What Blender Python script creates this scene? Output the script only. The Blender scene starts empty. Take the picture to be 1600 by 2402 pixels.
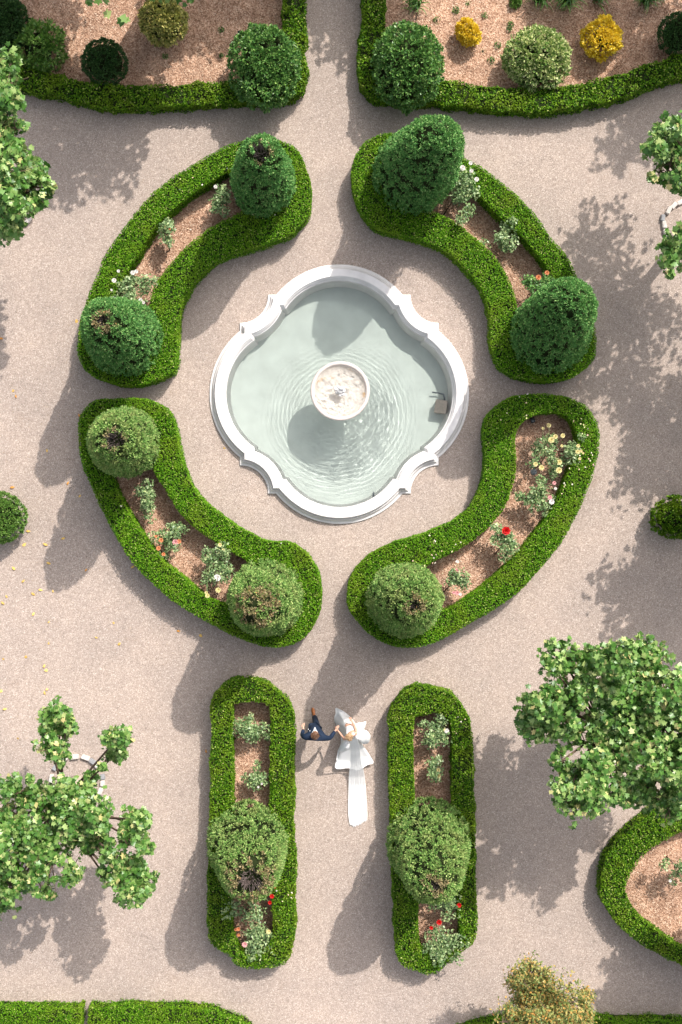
import bpy, bmesh, math
import numpy as np
from mathutils import Vector, Matrix

# ------------------------------------------------------------------ camera, sky, sun, exposure
SC = bpy.context.scene
COL = SC.collection
H = 36.0            # camera height in metres
S = 80.0            # photograph pixels per metre on the ground
SUN_AZ, SUN_EL = math.radians(33.0), math.radians(45.5)

cam_d = bpy.data.cameras.new('camera')
cam_d.sensor_fit = 'VERTICAL'
cam_d.angle = 2 * math.atan((2402 / 2 / S) / H)
cam_d.clip_end = 500
cam = bpy.data.objects.new('camera', cam_d)
cam.location = (0, 0, H)
COL.objects.link(cam)
SC.camera = cam

world = bpy.data.worlds.new('World')
SC.world = world
world.use_nodes = True
wn = world.node_tree.nodes
wl = world.node_tree.links
sky = wn.new('ShaderNodeTexSky')
sky.sky_type = 'NISHITA'
sky.sun_disc = False
sky.sun_elevation = SUN_EL
sky.sun_rotation = SUN_AZ
sky.air_density = 1.0
sky.dust_density = 4.0
sky.ozone_density = 0.6
hsv = wn.new('ShaderNodeHueSaturation')      # thin high haze: a paler sky
hsv.inputs['Saturation'].default_value = 0.4
wl.new(sky.outputs[0], hsv.inputs['Color'])
wl.new(hsv.outputs[0], wn['Background'].inputs[0])
wn['Background'].inputs[1].default_value = 0.15

sun_d = bpy.data.lights.new('sun', 'SUN')
sun_d.energy = 3.0
sun_d.angle = math.radians(0.53)
sun_d.color = (1.0, 0.945, 0.87)
sun_o = bpy.data.objects.new('sun', sun_d)
COL.objects.link(sun_o)
sdir = Vector((-math.sin(SUN_AZ) * math.cos(SUN_EL), -math.cos(SUN_AZ) * math.cos(SUN_EL), -math.sin(SUN_EL)))
sun_o.rotation_euler = sdir.to_track_quat('-Z', 'Y').to_euler()
sun_o.location = (15, 22, 30)

vs = SC.view_settings
vs.view_transform = 'Standard'
vs.look = 'None'
vs.exposure = 0.64
vs.gamma = 1.0
vs.use_curve_mapping = False
SC.cycles.use_denoising = True
SC.cycles.max_bounces = 8
SC.cycles.transparent_max_bounces = 12
SC.cycles.sample_clamp_indirect = 6


# ------------------------------------------------------------------ helpers
def P(px, py, z=0.0):
    """World point at height z that the photograph shows at pixel (px, py)."""
    k = (1 - z / H) / S
    return np.array([(px - 800) * k, (1201 - py) * k, z])


def PX(pts, z=0.0):
    return np.array([P(x, y, z) for x, y in pts])


def mesh_np(name, V, F, smooth=False):
    """V (n,3); F (m,k) equal-sized faces."""
    m = bpy.data.meshes.new(name)
    V = np.ascontiguousarray(V, dtype=np.float32)
    F = np.ascontiguousarray(F, dtype=np.int32)
    k = F.shape[1]
    m.vertices.add(len(V)); m.vertices.foreach_set('co', V.ravel())
    m.loops.add(F.size); m.loops.foreach_set('vertex_index', F.ravel())
    m.polygons.add(len(F))
    m.polygons.foreach_set('loop_start', np.arange(0, F.size, k, dtype=np.int32))
    m.update(calc_edges=True)
    if smooth:
        m.polygons.foreach_set('use_smooth', np.ones(len(F), dtype=bool))
    return m


def obj(name, mesh, mat=None, parent=None):
    o = bpy.data.objects.new(name, mesh)
    COL.objects.link(o)
    if mat is not None and mesh is not None:
        mesh.materials.clear()
        for mm in (mat if isinstance(mat, (list, tuple)) else [mat]):
            mesh.materials.append(mm)
    if parent is not None:
        o.parent = parent
        o.location = -Vector(parent.location)
    return o


def empty(name, loc=(0, 0, 0)):
    o = bpy.data.objects.new(name, None)
    o.location = tuple(float(c) for c in loc)
    o.empty_display_size = 0.2
    COL.objects.link(o)
    return o


def tag(o, label=None, cat=None, group=None, kind=None):
    if label: o['label'] = label
    if cat: o['category'] = cat
    if group: o['group'] = group
    if kind: o['kind'] = kind
    return o


def part(name, mesh, mat, parent):
    """mesh in world coordinates under an unrotated root."""
    return obj(name, mesh, mat, parent)


def copy_tree(root, loc, rotz=0.0, scale=1.0):
    r = root.copy(); COL.objects.link(r)
    r.location = loc; r.rotation_euler = (0, 0, rotz); r.scale = (scale,) * 3
    for ch in list(root.children):
        c = ch.copy(); COL.objects.link(c); c.parent = r
        for g in list(ch.children):
            d = g.copy(); COL.objects.link(d); d.parent = c
    return r


def catmull(pts, step=0.12, closed=True):
    pts = np.asarray(pts, float)
    n = len(pts)
    out = []
    rng_ = range(n) if closed else range(n - 1)
    for i in rng_:
        if closed:
            p0, p1, p2, p3 = pts[(i - 1) % n], pts[i], pts[(i + 1) % n], pts[(i + 2) % n]
        else:
            p0, p1, p2, p3 = pts[max(i - 1, 0)], pts[i], pts[i + 1], pts[min(i + 2, n - 1)]
        k = max(2, int(np.linalg.norm(p2 - p1) / step))
        t = np.linspace(0, 1, k, endpoint=False)[:, None]
        out.append(0.5 * ((2 * p1) + (-p0 + p2) * t + (2 * p0 - 5 * p1 + 4 * p2 - p3) * t ** 2 + (-p0 + 3 * p1 - 3 * p2 + p3) * t ** 3))
    if not closed:
        out.append(pts[-1:])
    return np.vstack(out)


def loop_normals(L):
    """outward normals of a closed 2-D loop."""
    d = np.roll(L, -1, 0) - np.roll(L, 1, 0)
    nrm = np.stack([d[:, 1], -d[:, 0]], 1)
    nrm /= np.linalg.norm(nrm, axis=1)[:, None] + 1e-9
    a = 0.5 * np.sum(L[:, 0] * np.roll(L[:, 1], -1) - np.roll(L[:, 0], -1) * L[:, 1])
    return nrm if a > 0 else -nrm


def area2(L):
    return abs(0.5 * np.sum(L[:, 0] * np.roll(L[:, 1], -1) - np.roll(L[:, 0], -1) * L[:, 1]))


def inside(pts, L):
    x, y = pts[:, 0], pts[:, 1]
    r = np.zeros(len(pts), bool)
    n = len(L)
    j = n - 1
    for i in range(n):
        xi, yi, xj, yj = L[i, 0], L[i, 1], L[j, 0], L[j, 1]
        c = ((yi > y) != (yj > y)) & (x < (xj - xi) * (y - yi) / (yj - yi + 1e-12) + xi)
        r ^= c
        j = i
    return r


def vnoise(p, scale, seed=0):
    """smooth 2-D/3-D value noise in numpy, -1..1."""
    q = np.asarray(p, float) * scale
    if q.shape[1] == 2:
        q = np.hstack([q, np.zeros((len(q), 1))])
    i = np.floor(q).astype(np.int64); f = q - i
    f = f * f * (3 - 2 * f)
    def h(ix, iy, iz):
        n = (ix * 374761393 + iy * 668265263 + iz * 2147483647 + seed * 974711) & 0xffffffff
        n = ((n ^ (n >> 13)) * 1274126177) & 0xffffffff
        n = (n ^ (n >> 16)) & 0xffff
        return n / 32767.5 - 1
    r = 0
    for dx in (0, 1):
        for dy in (0, 1):
            for dz in (0, 1):
                w = (f[:, 0] if dx else 1 - f[:, 0]) * (f[:, 1] if dy else 1 - f[:, 1]) * (f[:, 2] if dz else 1 - f[:, 2])
                r = r + w * h(i[:, 0] + dx, i[:, 1] + dy, i[:, 2] + dz)
    return r


def unit(a):
    return a / (np.linalg.norm(a, axis=1)[:, None] + 1e-9)


def rhombs(Pt, N, L, W, rng, tilt=0.5):
    """flat lozenge leaves lying across normal N."""
    n = len(Pt)
    nn = unit(N + tilt * rng.normal(size=(n, 3)))
    t = unit(np.cross(nn, rng.normal(size=(n, 3))))
    b = np.cross(nn, t)
    L = (L * rng.uniform(.7, 1.3, n))[:, None]; W = (W * rng.uniform(.7, 1.3, n))[:, None]
    V = np.stack([Pt - t * L / 2, Pt + b * W / 2, Pt + t * L / 2, Pt - b * W / 2], 1).reshape(-1, 3)
    return V, np.arange(4 * n).reshape(-1, 4)


def sprays(Pt, D, L, W, rng, spread=0.8):
    """leaves that shoot out of Pt roughly along D."""
    n = len(Pt)
    t = unit(D + spread * rng.normal(size=(n, 3)) * 0.7)
    b = unit(np.cross(t, rng.normal(size=(n, 3))))
    L = (L * rng.uniform(.6, 1.25, n))[:, None]; W = (W * rng.uniform(.7, 1.3, n))[:, None]
    V = np.stack([Pt, Pt + t * L * .55 + b * W / 2, Pt + t * L, Pt + t * L * .55 - b * W / 2], 1).reshape(-1, 3)
    return V, np.arange(4 * n).reshape(-1, 4)


def join(*VF):
    Vs, Fs, o = [], [], 0
    for V, F in VF:
        Vs.append(V); Fs.append(F + o); o += len(V)
    return np.vstack(Vs), np.vstack(Fs)


STAR = np.array([(0, -.40), (.46, -.34), (.30, -.02), (.54, .18), (.22, .26), (0, .62), (-.22, .26), (-.54, .18), (-.30, -.02), (-.46, -.34)])


def star_leaves(Pt, N, size, rng, tilt=0.5):
    """lobed plane-tree leaves, slightly drooping, as triangle fans."""
    n = len(Pt)
    nn = unit(N + tilt * rng.normal(size=(n, 3)))
    t = unit(np.cross(nn, rng.normal(size=(n, 3))))
    b = np.cross(nn, t)
    s = (size * rng.uniform(.6, 1.25, n))[:, None]
    curl = rng.uniform(-.1, .55, n)[:, None]
    fold = rng.uniform(0, .5, n)[:, None]
    vs_ = [Pt]
    for u, v in STAR:
        r2 = u * u + v * v
        vs_.append(Pt + s * (u * b + v * t - curl * r2 * nn + fold * abs(u) * nn * .6))
    V = np.stack(vs_, 1).reshape(-1, 3)
    k = len(STAR)
    base = (np.arange(n) * (k + 1))[:, None, None]
    tri = np.array([(0, 1 + i, 1 + (i + 1) % k) for i in range(k)])[None]
    return V, (base + tri).reshape(-1, 3)


def tube(path, radii, seg=7, cap=True):
    path = np.asarray(path, float)
    n = len(path)
    V, F = [], []
    prev = None
    for i in range(n):
        d = path[min(i + 1, n - 1)] - path[max(i - 1, 0)]
        d = d / (np.linalg.norm(d) + 1e-9)
        a = np.array([0, 0, 1.]) if abs(d[2]) < .9 else np.array([1., 0, 0])
        u = np.cross(d, a) if prev is None else prev - d * np.dot(prev, d)
        u = u / (np.linalg.norm(u) + 1e-9); prev = u
        w = np.cross(d, u)
        for k in range(seg):
            an = 2 * math.pi * k / seg
            V.append(path[i] + radii[i] * (math.cos(an) * u + math.sin(an) * w))
    for i in range(n - 1):
        for k in range(seg):
            k2 = (k + 1) % seg
            F.append((i * seg + k, i * seg + k2, (i + 1) * seg + k2, (i + 1) * seg + k))
    if cap:
        c0, c1 = len(V), len(V) + 1
        V += [path[0], path[-1]]
        for k in range(seg):
            k2 = (k + 1) % seg
            F.append((c0, k2, k, k)); F.append((c1, (n - 1) * seg + k, (n - 1) * seg + k2, (n - 1) * seg + k2))
    return V, F


def pymesh(name, V, F, smooth=True):
    m = bpy.data.meshes.new(name)
    F = [tuple(dict.fromkeys(int(i) for i in f)) for f in F]
    m.from_pydata([tuple(float(c) for c in v) for v in V], [], F)
    m.validate()
    m.update()
    if smooth:
        m.polygons.foreach_set('use_smooth', np.ones(len(m.polygons), dtype=bool))
    return m


def lathe(profile, cx, cy, seg=64):
    V, F = [], []
    for r, z in profile:
        for k in range(seg):
            a = 2 * math.pi * k / seg
            V.append((cx + r * math.cos(a), cy + r * math.sin(a), z))
    for i in range(len(profile) - 1):
        for k in range(seg):
            k2 = (k + 1) % seg
            F.append((i * seg + k, i * seg + k2, (i + 1) * seg + k2, (i + 1) * seg + k))
    return V, F


def fill(name, loops, z, flip=False):
    """flat sheet: first loop is the outline, the others holes."""
    bm = bmesh.new()
    es = []
    for L in loops:
        vs_ = [bm.verts.new((float(p[0]), float(p[1]), z)) for p in L]
        for i in range(len(vs_)):
            es.append(bm.edges.new((vs_[i], vs_[(i + 1) % len(vs_)])))
    bmesh.ops.triangle_fill(bm, use_beauty=True, edges=es)
    for f in bm.faces:
        if f.normal.z < 0:
            f.normal_flip()
    m = bpy.data.meshes.new(name)
    bm.to_mesh(m); bm.free()
    return m


def blob(center, rad, seed, rough=.25, sub=3, sc=2.0):
    bm = bmesh.new()
    bmesh.ops.create_icosphere(bm, subdivisions=sub, radius=1)
    V = np.array([v.co[:] for v in bm.verts])
    F = [[v.index for v in f.verts] for f in bm.faces]
    bm.free()
    k = 1 + rough * vnoise(V + 7.3, sc, seed) + rough * .4 * vnoise(V + 3.1, sc * 2.7, seed + 1)
    V = V * k[:, None] * np.asarray(rad) + np.asarray(center)
    return V, F


# ------------------------------------------------------------------ materials
def new_mat(name):
    m = bpy.data.materials.new(name)
    m.use_nodes = True
    nt = m.node_tree
    return m, nt.nodes, nt.links, nt.nodes['Principled BSDF']


def ramp(nodes, stops, interp='LINEAR'):
    r = nodes.new('ShaderNodeValToRGB')
    r.color_ramp.interpolation = interp
    el = r.color_ramp.elements
    el[0].position, el[0].color = stops[0][0], (*stops[0][1], 1)
    el[1].position, el[1].color = stops[-1][0], (*stops[-1][1], 1)
    for p_, c in stops[1:-1]:
        e = el.new(p_); e.color = (*c, 1)
    return r


def leaf_mat(name, stops, rough=.5, trans=.25, spec=.35, patch=.0, patch_col=(0.2, .2, .03), patch_scale=1.2):
    m, n, l, b = new_mat(name)
    g = n.new('ShaderNodeNewGeometry')
    r = ramp(n, stops)
    l.new(g.outputs['Random Per Island'], r.inputs[0])
    col = r.outputs[0]
    if patch > 0:
        tx = n.new('ShaderNodeNewGeometry')
        no = n.new('ShaderNodeTexNoise'); no.inputs['Scale'].default_value = patch_scale; no.inputs['Detail'].default_value = 3
        l.new(tx.outputs['Position'], no.inputs['Vector'])
        mr = n.new('ShaderNodeMapRange'); mr.inputs[1].default_value = .48; mr.inputs[2].default_value = .68
        mr.inputs[3].default_value = 0; mr.inputs[4].default_value = patch
        l.new(no.outputs[0], mr.inputs[0])
        mx = n.new('ShaderNodeMix'); mx.data_type = 'RGBA'
        l.new(mr.outputs[0], mx.inputs[0]); l.new(col, mx.inputs[6]); mx.inputs[7].default_value = (*patch_col, 1)
        col = mx.outputs[2]
    l.new(col, b.inputs['Base Color'])
    b.inputs['Roughness'].default_value = rough
    b.inputs['Specular IOR Level'].default_value = spec
    if trans > 0:
        t = n.new('ShaderNodeBsdfTranslucent')
        l.new(col, t.inputs[0])
        ms = n.new('ShaderNodeMixShader'); ms.inputs[0].default_value = trans
        l.new(b.outputs[0], ms.inputs[1]); l.new(t.outputs[0], ms.inputs[2])
        l.new(ms.outputs[0], n['Material Output'].inputs[0])
    return m


def plain_mat(name, col, rough=.6, spec=.4, var=.12, scale=6.0, bump=.0, bscale=40.0, metallic=0.0):
    m, n, l, b = new_mat(name)
    g = n.new('ShaderNodeNewGeometry')
    no = n.new('ShaderNodeTexNoise'); no.inputs['Scale'].default_value = scale; no.inputs['Detail'].default_value = 5
    l.new(g.outputs['Position'], no.inputs['Vector'])
    c0 = tuple(c * (1 - var) for c in col); c1 = tuple(min(1, c * (1 + var)) for c in col)
    r = ramp(n, [(.3, c0), (.7, c1)])
    l.new(no.outputs[0], r.inputs[0]); l.new(r.outputs[0], b.inputs['Base Color'])
    b.inputs['Roughness'].default_value = rough
    b.inputs['Specular IOR Level'].default_value = spec
    b.inputs['Metallic'].default_value = metallic
    if bump > 0:
        n2 = n.new('ShaderNodeTexNoise'); n2.inputs['Scale'].default_value = bscale; n2.inputs['Detail'].default_value = 4
        l.new(g.outputs['Position'], n2.inputs['Vector'])
        bp = n.new('ShaderNodeBump'); bp.inputs['Strength'].default_value = bump; bp.inputs['Distance'].default_value = .01
        l.new(n2.outputs[0], bp.inputs['Height']); l.new(bp.outputs[0], b.inputs['Normal'])
    return m


def gravel_mat():
    m, n, l, b = new_mat('gravel')
    g = n.new('ShaderNodeNewGeometry')
    vo = n.new('ShaderNodeTexVoronoi'); vo.inputs['Scale'].default_value = 50.0
    l.new(g.outputs['Position'], vo.inputs['Vector'])
    sep = n.new('ShaderNodeSeparateColor'); l.new(vo.outputs['Color'], sep.inputs[0])
    r = ramp(n, [(0, (.25, .204, .176)), (.2, (.352, .287, .248)), (.55, (.408, .332, .287)), (.85, (.462, .380, .332)), (1, (.62, .535, .48))])
    l.new(sep.outputs[0], r.inputs[0])
    no = n.new('ShaderNodeTexNoise'); no.inputs['Scale'].default_value = .45; no.inputs['Detail'].default_value = 6; no.inputs['Roughness'].default_value = .6
    l.new(g.outputs['Position'], no.inputs['Vector'])
    r2 = ramp(n, [(.28, (.86, .865, .875)), (.72, (1.10, 1.075, 1.05))])
    l.new(no.outputs[0], r2.inputs[0])
    n3 = n.new('ShaderNodeTexNoise'); n3.inputs['Scale'].default_value = 9; n3.inputs['Detail'].default_value = 4
    l.new(g.outputs['Position'], n3.inputs['Vector'])
    r3 = ramp(n, [(.3, (.93, .93, .93)), (.7, (1.06, 1.06, 1.06))])
    l.new(n3.outputs[0], r3.inputs[0])
    mx = n.new('ShaderNodeMix'); mx.data_type = 'RGBA'; mx.blend_type = 'MULTIPLY'; mx.inputs[0].default_value = 1
    l.new(r.outputs[0], mx.inputs[6]); l.new(r2.outputs[0], mx.inputs[7])
    mx2 = n.new('ShaderNodeMix'); mx2.data_type = 'RGBA'; mx2.blend_type = 'MULTIPLY'; mx2.inputs[0].default_value = 1
    l.new(mx.outputs[2], mx2.inputs[6]); l.new(r3.outputs[0], mx2.inputs[7])
    n4 = n.new('ShaderNodeTexNoise'); n4.inputs['Scale'].default_value = 1.7; n4.inputs['Detail'].default_value = 8; n4.inputs['Roughness'].default_value = .7; n4.inputs['Distortion'].default_value = .6
    l.new(g.outputs['Position'], n4.inputs['Vector'])
    r4 = ramp(n, [(.60, (1, 1, 1)), (.74, (.86, .83, .80))]); l.new(n4.outputs[0], r4.inputs[0])
    mx3 = n.new('ShaderNodeMix'); mx3.data_type = 'RGBA'; mx3.blend_type = 'MULTIPLY'; mx3.inputs[0].default_value = 1
    l.new(mx2.outputs[2], mx3.inputs[6]); l.new(r4.outputs[0], mx3.inputs[7])
    l.new(mx3.outputs[2], b.inputs['Base Color'])
    b.inputs['Roughness'].default_value = .85
    b.inputs['Specular IOR Level'].default_value = .25
    bp = n.new('ShaderNodeBump'); bp.inputs['Strength'].default_value = .55; bp.inputs['Distance'].default_value = .012
    l.new(vo.outputs['Distance'], bp.inputs['Height']); bp.invert = True
    l.new(bp.outputs[0], b.inputs['Normal'])
    return m


def soil_mat():
    m, n, l, b = new_mat('mulch_soil')
    g = n.new('ShaderNodeNewGeometry')
    vo = n.new('ShaderNodeTexVoronoi'); vo.inputs['Scale'].default_value = 30.0
    l.new(g.outputs['Position'], vo.inputs['Vector'])
    sep = n.new('ShaderNodeSeparateColor'); l.new(vo.outputs['Color'], sep.inputs[0])
    r = ramp(n, [(0, (.22, .125, .078)), (.4, (.41, .25, .17)), (.75, (.52, .335, .235)), (1, (.66, .48, .36))])
    l.new(sep.outputs[0], r.inputs[0])
    no = n.new('ShaderNodeTexNoise'); no.inputs['Scale'].default_value = 1.6; no.inputs['Detail'].default_value = 6
    l.new(g.outputs['Position'], no.inputs['Vector'])
    r2 = ramp(n, [(.3, (.74, .72, .72)), (.7, (1.28, 1.25, 1.23))])
    l.new(no.outputs[0], r2.inputs[0])
    mx = n.new('ShaderNodeMix'); mx.data_type = 'RGBA'; mx.blend_type = 'MULTIPLY'; mx.inputs[0].default_value = 1
    l.new(r.outputs[0], mx.inputs[6]); l.new(r2.outputs[0], mx.inputs[7])
    l.new(mx.outputs[2], b.inputs['Base Color'])
    b.inputs['Roughness'].default_value = .95
    b.inputs['Specular IOR Level'].default_value = .15
    bp = n.new('ShaderNodeBump'); bp.inputs['Strength'].default_value = .8; bp.inputs['Distance'].default_value = .02
    l.new(vo.outputs['Distance'], bp.inputs['Height']); l.new(bp.outputs[0], b.inputs['Normal'])
    return m


M = {}
M['gravel'] = gravel_mat()
M['soil'] = soil_mat()
M['hedge'] = leaf_mat('hedge_leaves', [(0, (.024, .09, .003)), (.35, (.068, .195, .004)), (.75, (.125, .295, .007)), (.93, (.205, .37, .025)), (1, (.46, .50, .16))],
                      rough=.6, trans=.2, spec=.12, patch=.45, patch_col=(.19, .265, .015), patch_scale=1.3)
M['hedge_dark'] = leaf_mat('box_hedge_leaves', [(0, (.02, .07, .003)), (.4, (.062, .165, .004)), (.8, (.13, .27, .008)), (.94, (.235, .37, .03)), (1, (.46, .49, .16))],
                           rough=.55, trans=.2, spec=.15, patch=.4, patch_col=(.20, .26, .015), patch_scale=2.0)
M['core'] = plain_mat('core_shade', (.016, .024, .007), rough=.9, spec=.1)  # near-black filler: the shade inside foliage put into the colour
M['yew'] = leaf_mat('yew_needles', [(0, (.055, .175, .045)), (.5, (.125, .315, .078)), (.85, (.22, .43, .12)), (1, (.40, .56, .20))], rough=.6, trans=.15, spec=.2)
M['yew_pale'] = leaf_mat('yew_needles_bleached', [(0, (.075, .19, .042)), (.5, (.20, .36, .085)), (.85, (.35, .49, .145)), (1, (.52, .60, .23))], rough=.6, trans=.15, spec=.2,
                         patch=.4, patch_col=(.33, .29, .12), patch_scale=2.6)
M['yew_brown'] = leaf_mat('dead_needles', [(0, (.16, .15, .055)), (.5, (.30, .25, .12)), (.9, (.42, .32, .19)), (1, (.50, .28, .10))], rough=.8, trans=.05)
M['twig'] = plain_mat('bare_twigs', (.16, .125, .115), rough=.9, spec=.15, var=.4, scale=30)
M['twig_dark'] = plain_mat('dark_twigs', (.10, .08, .075), rough=.9, spec=.15, var=.5, scale=30)
M['bark'] = plain_mat('brown_bark', (.13, .09, .065), rough=.9, spec=.15, var=.35, scale=14, bump=.5, bscale=30)
M['plane_bark'] = plain_mat('pale_flaking_bark', (.42, .35, .29), rough=.85, spec=.2, var=.35, scale=7, bump=.4, bscale=20)
M['plane_leaf'] = leaf_mat('plane_leaves', [(0, (.04, .12, .016)), (.35, (.09, .22, .035)), (.65, (.17, .305, .068)), (.88, (.30, .42, .13)), (.97, (.46, .50, .19)), (1, (.60, .50, .21))],
                           rough=.38, trans=.2, spec=.5)
M['gold_leaf'] = leaf_mat('autumn_leaves', [(0, (.09, .15, .03)), (.35, (.22, .28, .08)), (.65, (.40, .36, .13)), (.87, (.55, .38, .11)), (1, (.58, .28, .07))], rough=.5, trans=.25)
M['rose_leaf'] = leaf_mat('rose_leaves', [(0, (.07, .15, .045)), (.5, (.20, .31, .115)), (.85, (.36, .46, .22)), (1, (.50, .56, .24))], rough=.4, trans=.2, spec=.5)
M['round_leaf'] = leaf_mat('evergreen_shrub_leaves', [(0, (.042, .13, .025)), (.5, (.10, .245, .05)), (.85, (.19, .355, .08)), (1, (.33, .48, .13))], rough=.42, trans=.15, spec=.5)
M['dark_leaf'] = leaf_mat('dark_yew_ball_leaves', [(0, (.016, .05, .012)), (.5, (.035, .10, .022)), (1, (.08, .17, .04))], rough=.5, trans=.12)
M['olive_leaf'] = leaf_mat('gold_tipped_leaves', [(0, (.16, .20, .04)), (.4, (.35, .37, .10)), (.75, (.56, .52, .18)), (1, (.74, .62, .20))], rough=.5, trans=.2)
M['varieg'] = leaf_mat('variegated_leaves', [(0, (.08, .18, .04)), (.35, (.22, .36, .08)), (.6, (.50, .58, .22)), (1, (.76, .76, .40))], rough=.45, trans=.2)
M['yellow_leaf'] = leaf_mat('golden_leaves', [(0, (.62, .43, .015)), (.5, (.80, .60, .04)), (.85, (.90, .72, .09)), (1, (.93, .82, .22))], rough=.6, trans=.3, spec=.2)
M['fresh_leaf'] = leaf_mat('light_green_leaves', [(0, (.06, .16, .025)), (.5, (.14, .29, .045)), (1, (.28, .43, .10))], rough=.4, trans=.25, spec=.5)
M['strap_leaf'] = leaf_mat('strap_leaves', [(0, (.035, .11, .02)), (.5, (.08, .20, .035)), (1, (.22, .36, .08))], rough=.35, trans=.2, spec=.5)
M['chip'] = leaf_mat('wood_chips', [(0, (.24, .135, .085)), (.4, (.45, .285, .20)), (.8, (.58, .41, .30)), (1, (.74, .60, .47))], rough=.9, trans=0, spec=.15)
M['stone'] = plain_mat('white_limestone', (.74, .71, .70), rough=.6, spec=.35, var=.09, scale=2.5, bump=.15, bscale=60)
M['stone_bowl'] = plain_mat('bowl_limestone', (.62, .55, .51), rough=.6, spec=.35, var=.12, scale=6, bump=.2, bscale=60)
M['pool_floor'] = plain_mat('pool_plaster', (.62, .65, .615), rough=.8, spec=.2, var=.07, scale=1.8)
def bowl_mat():
    m, n, l, b = new_mat('mineral_stained_bowl')
    g = n.new('ShaderNodeNewGeometry')
    a = n.new('ShaderNodeTexNoise'); a.inputs['Scale'].default_value = 9; a.inputs['Detail'].default_value = 5
    l.new(g.outputs['Position'], a.inputs['Vector'])
    r = ramp(n, [(.3, (.68, .62, .57)), (.7, (.88, .83, .78))]); l.new(a.outputs[0], r.inputs[0])
    c = n.new('ShaderNodeTexNoise'); c.inputs['Scale'].default_value = 3.1; c.inputs['Detail'].default_value = 4
    l.new(g.outputs['Position'], c.inputs['Vector'])
    r2 = ramp(n, [(.62, (0, 0, 0)), (.74, (1, 1, 1))]); l.new(c.outputs[0], r2.inputs[0])
    mx = n.new('ShaderNodeMix'); mx.data_type = 'RGBA'
    l.new(r2.outputs[0], mx.inputs[0]); l.new(r.outputs[0], mx.inputs[6]); mx.inputs[7].default_value = (.66, .42, .20, 1)
    l.new(mx.outputs[2], b.inputs['Base Color']); b.inputs['Roughness'].default_value = .8
    return m


M['bowl_floor'] = bowl_mat()
M['edge_stone'] = plain_mat('pale_granite', (.60, .55, .51), rough=.8, spec=.25, var=.15, scale=12)
M['edge_stone_grey'] = plain_mat('grey_granite', (.30, .30, .31), rough=.8, spec=.25, var=.15, scale=12)
M['suit'] = plain_mat('navy_wool', (.012, .024, .052), rough=.75, spec=.25, var=.2, scale=30)
M['trouser'] = plain_mat('navy_trousers', (.010, .020, .042), rough=.75, spec=.25, var=.2, scale=30)
M['shirt'] = plain_mat('white_shirt', (.82, .82, .84), rough=.7, spec=.3, var=.03)
M['tan_leather'] = plain_mat('tan_leather', (.42, .13, .025), rough=.35, spec=.5, var=.15, scale=18)
M['skin'] = plain_mat('skin', (.62, .36, .26), rough=.5, spec=.4, var=.06)
M['hair_brown'] = plain_mat('brown_hair', (.17, .085, .05), rough=.5, spec=.4, var=.5, scale=70)
M['hair_blond'] = plain_mat('blond_hair', (.46, .30, .17), rough=.45, spec=.4, var=.4, scale=60)
M['metal_dark'] = plain_mat('black_metal', (.03, .03, .032), rough=.5, spec=.5)
M['metal_grey'] = plain_mat('grey_metal', (.22, .24, .26), rough=.45, spec=.5, metallic=.4)
M['statue'] = plain_mat('weathered_stone', (.42, .37, .34), rough=.85, spec=.2, var=.2, scale=10, bump=.3)
M['fallen'] = leaf_mat('fallen_leaves', [(0, (.46, .20, .03)), (.4, (.62, .36, .06)), (1, (.72, .50, .14))], rough=.6, trans=.1)


def veil_mat():
    m, n, l, b = new_mat('veil_tulle')
    b.inputs['Base Color'].default_value = (.92, .92, .92, 1)
    b.inputs['Roughness'].default_value = .8
    tl = n.new('ShaderNodeBsdfTranslucent'); tl.inputs[0].default_value = (.92, .92, .92, 1)
    m0 = n.new('ShaderNodeMixShader'); m0.inputs[0].default_value = .06
    l.new(b.outputs[0], m0.inputs[1]); l.new(tl.outputs[0], m0.inputs[2])
    t = n.new('ShaderNodeBsdfTransparent')
    ms = n.new('ShaderNodeMixShader'); ms.inputs[0].default_value = .2
    l.new(m0.outputs[0], ms.inputs[1]); l.new(t.outputs[0], ms.inputs[2])
    l.new(ms.outputs[0], n['Material Output'].inputs[0])
    return m


def satin_mat():
    m, n, l, b = new_mat('white_satin')
    b.inputs['Base Color'].default_value = (.90, .90, .90, 1)
    b.inputs['Roughness'].default_value = .5
    t = n.new('ShaderNodeBsdfTranslucent'); t.inputs[0].default_value = (.9, .9, .9, 1)
    ms = n.new('ShaderNodeMixShader'); ms.inputs[0].default_value = .1
    l.new(b.outputs[0], ms.inputs[1]); l.new(t.outputs[0], ms.inputs[2])
    l.new(ms.outputs[0], n['Material Output'].inputs[0])
    return m


M['satin'] = satin_mat()


def petal_mat(name, col, var=.15):
    c0 = tuple(c * (1 - var) for c in col)
    return leaf_mat(name, [(0, c0), (1, col)], rough=.55, trans=.2)


M['veil'] = veil_mat()
M['petal_white'] = petal_mat('white_petals', (.86, .82, .78))
M['petal_yellow'] = petal_mat('pale_yellow_petals', (.84, .74, .36))
M['petal_pink'] = petal_mat('pink_petals', (.82, .42, .42))
M['petal_mix'] = leaf_mat('mixed_petals', [(0, (.86, .80, .74)), (.4, (.86, .78, .55)), (.7, (.84, .74, .36)), (1, (.82, .5, .45))], rough=.6, trans=.15)
M['petal_red'] = petal_mat('red_petals', (.68, .012, .012), .3)
M['petal_orange'] = petal_mat('orange_petals', (.80, .32, .14), .25)


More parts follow.
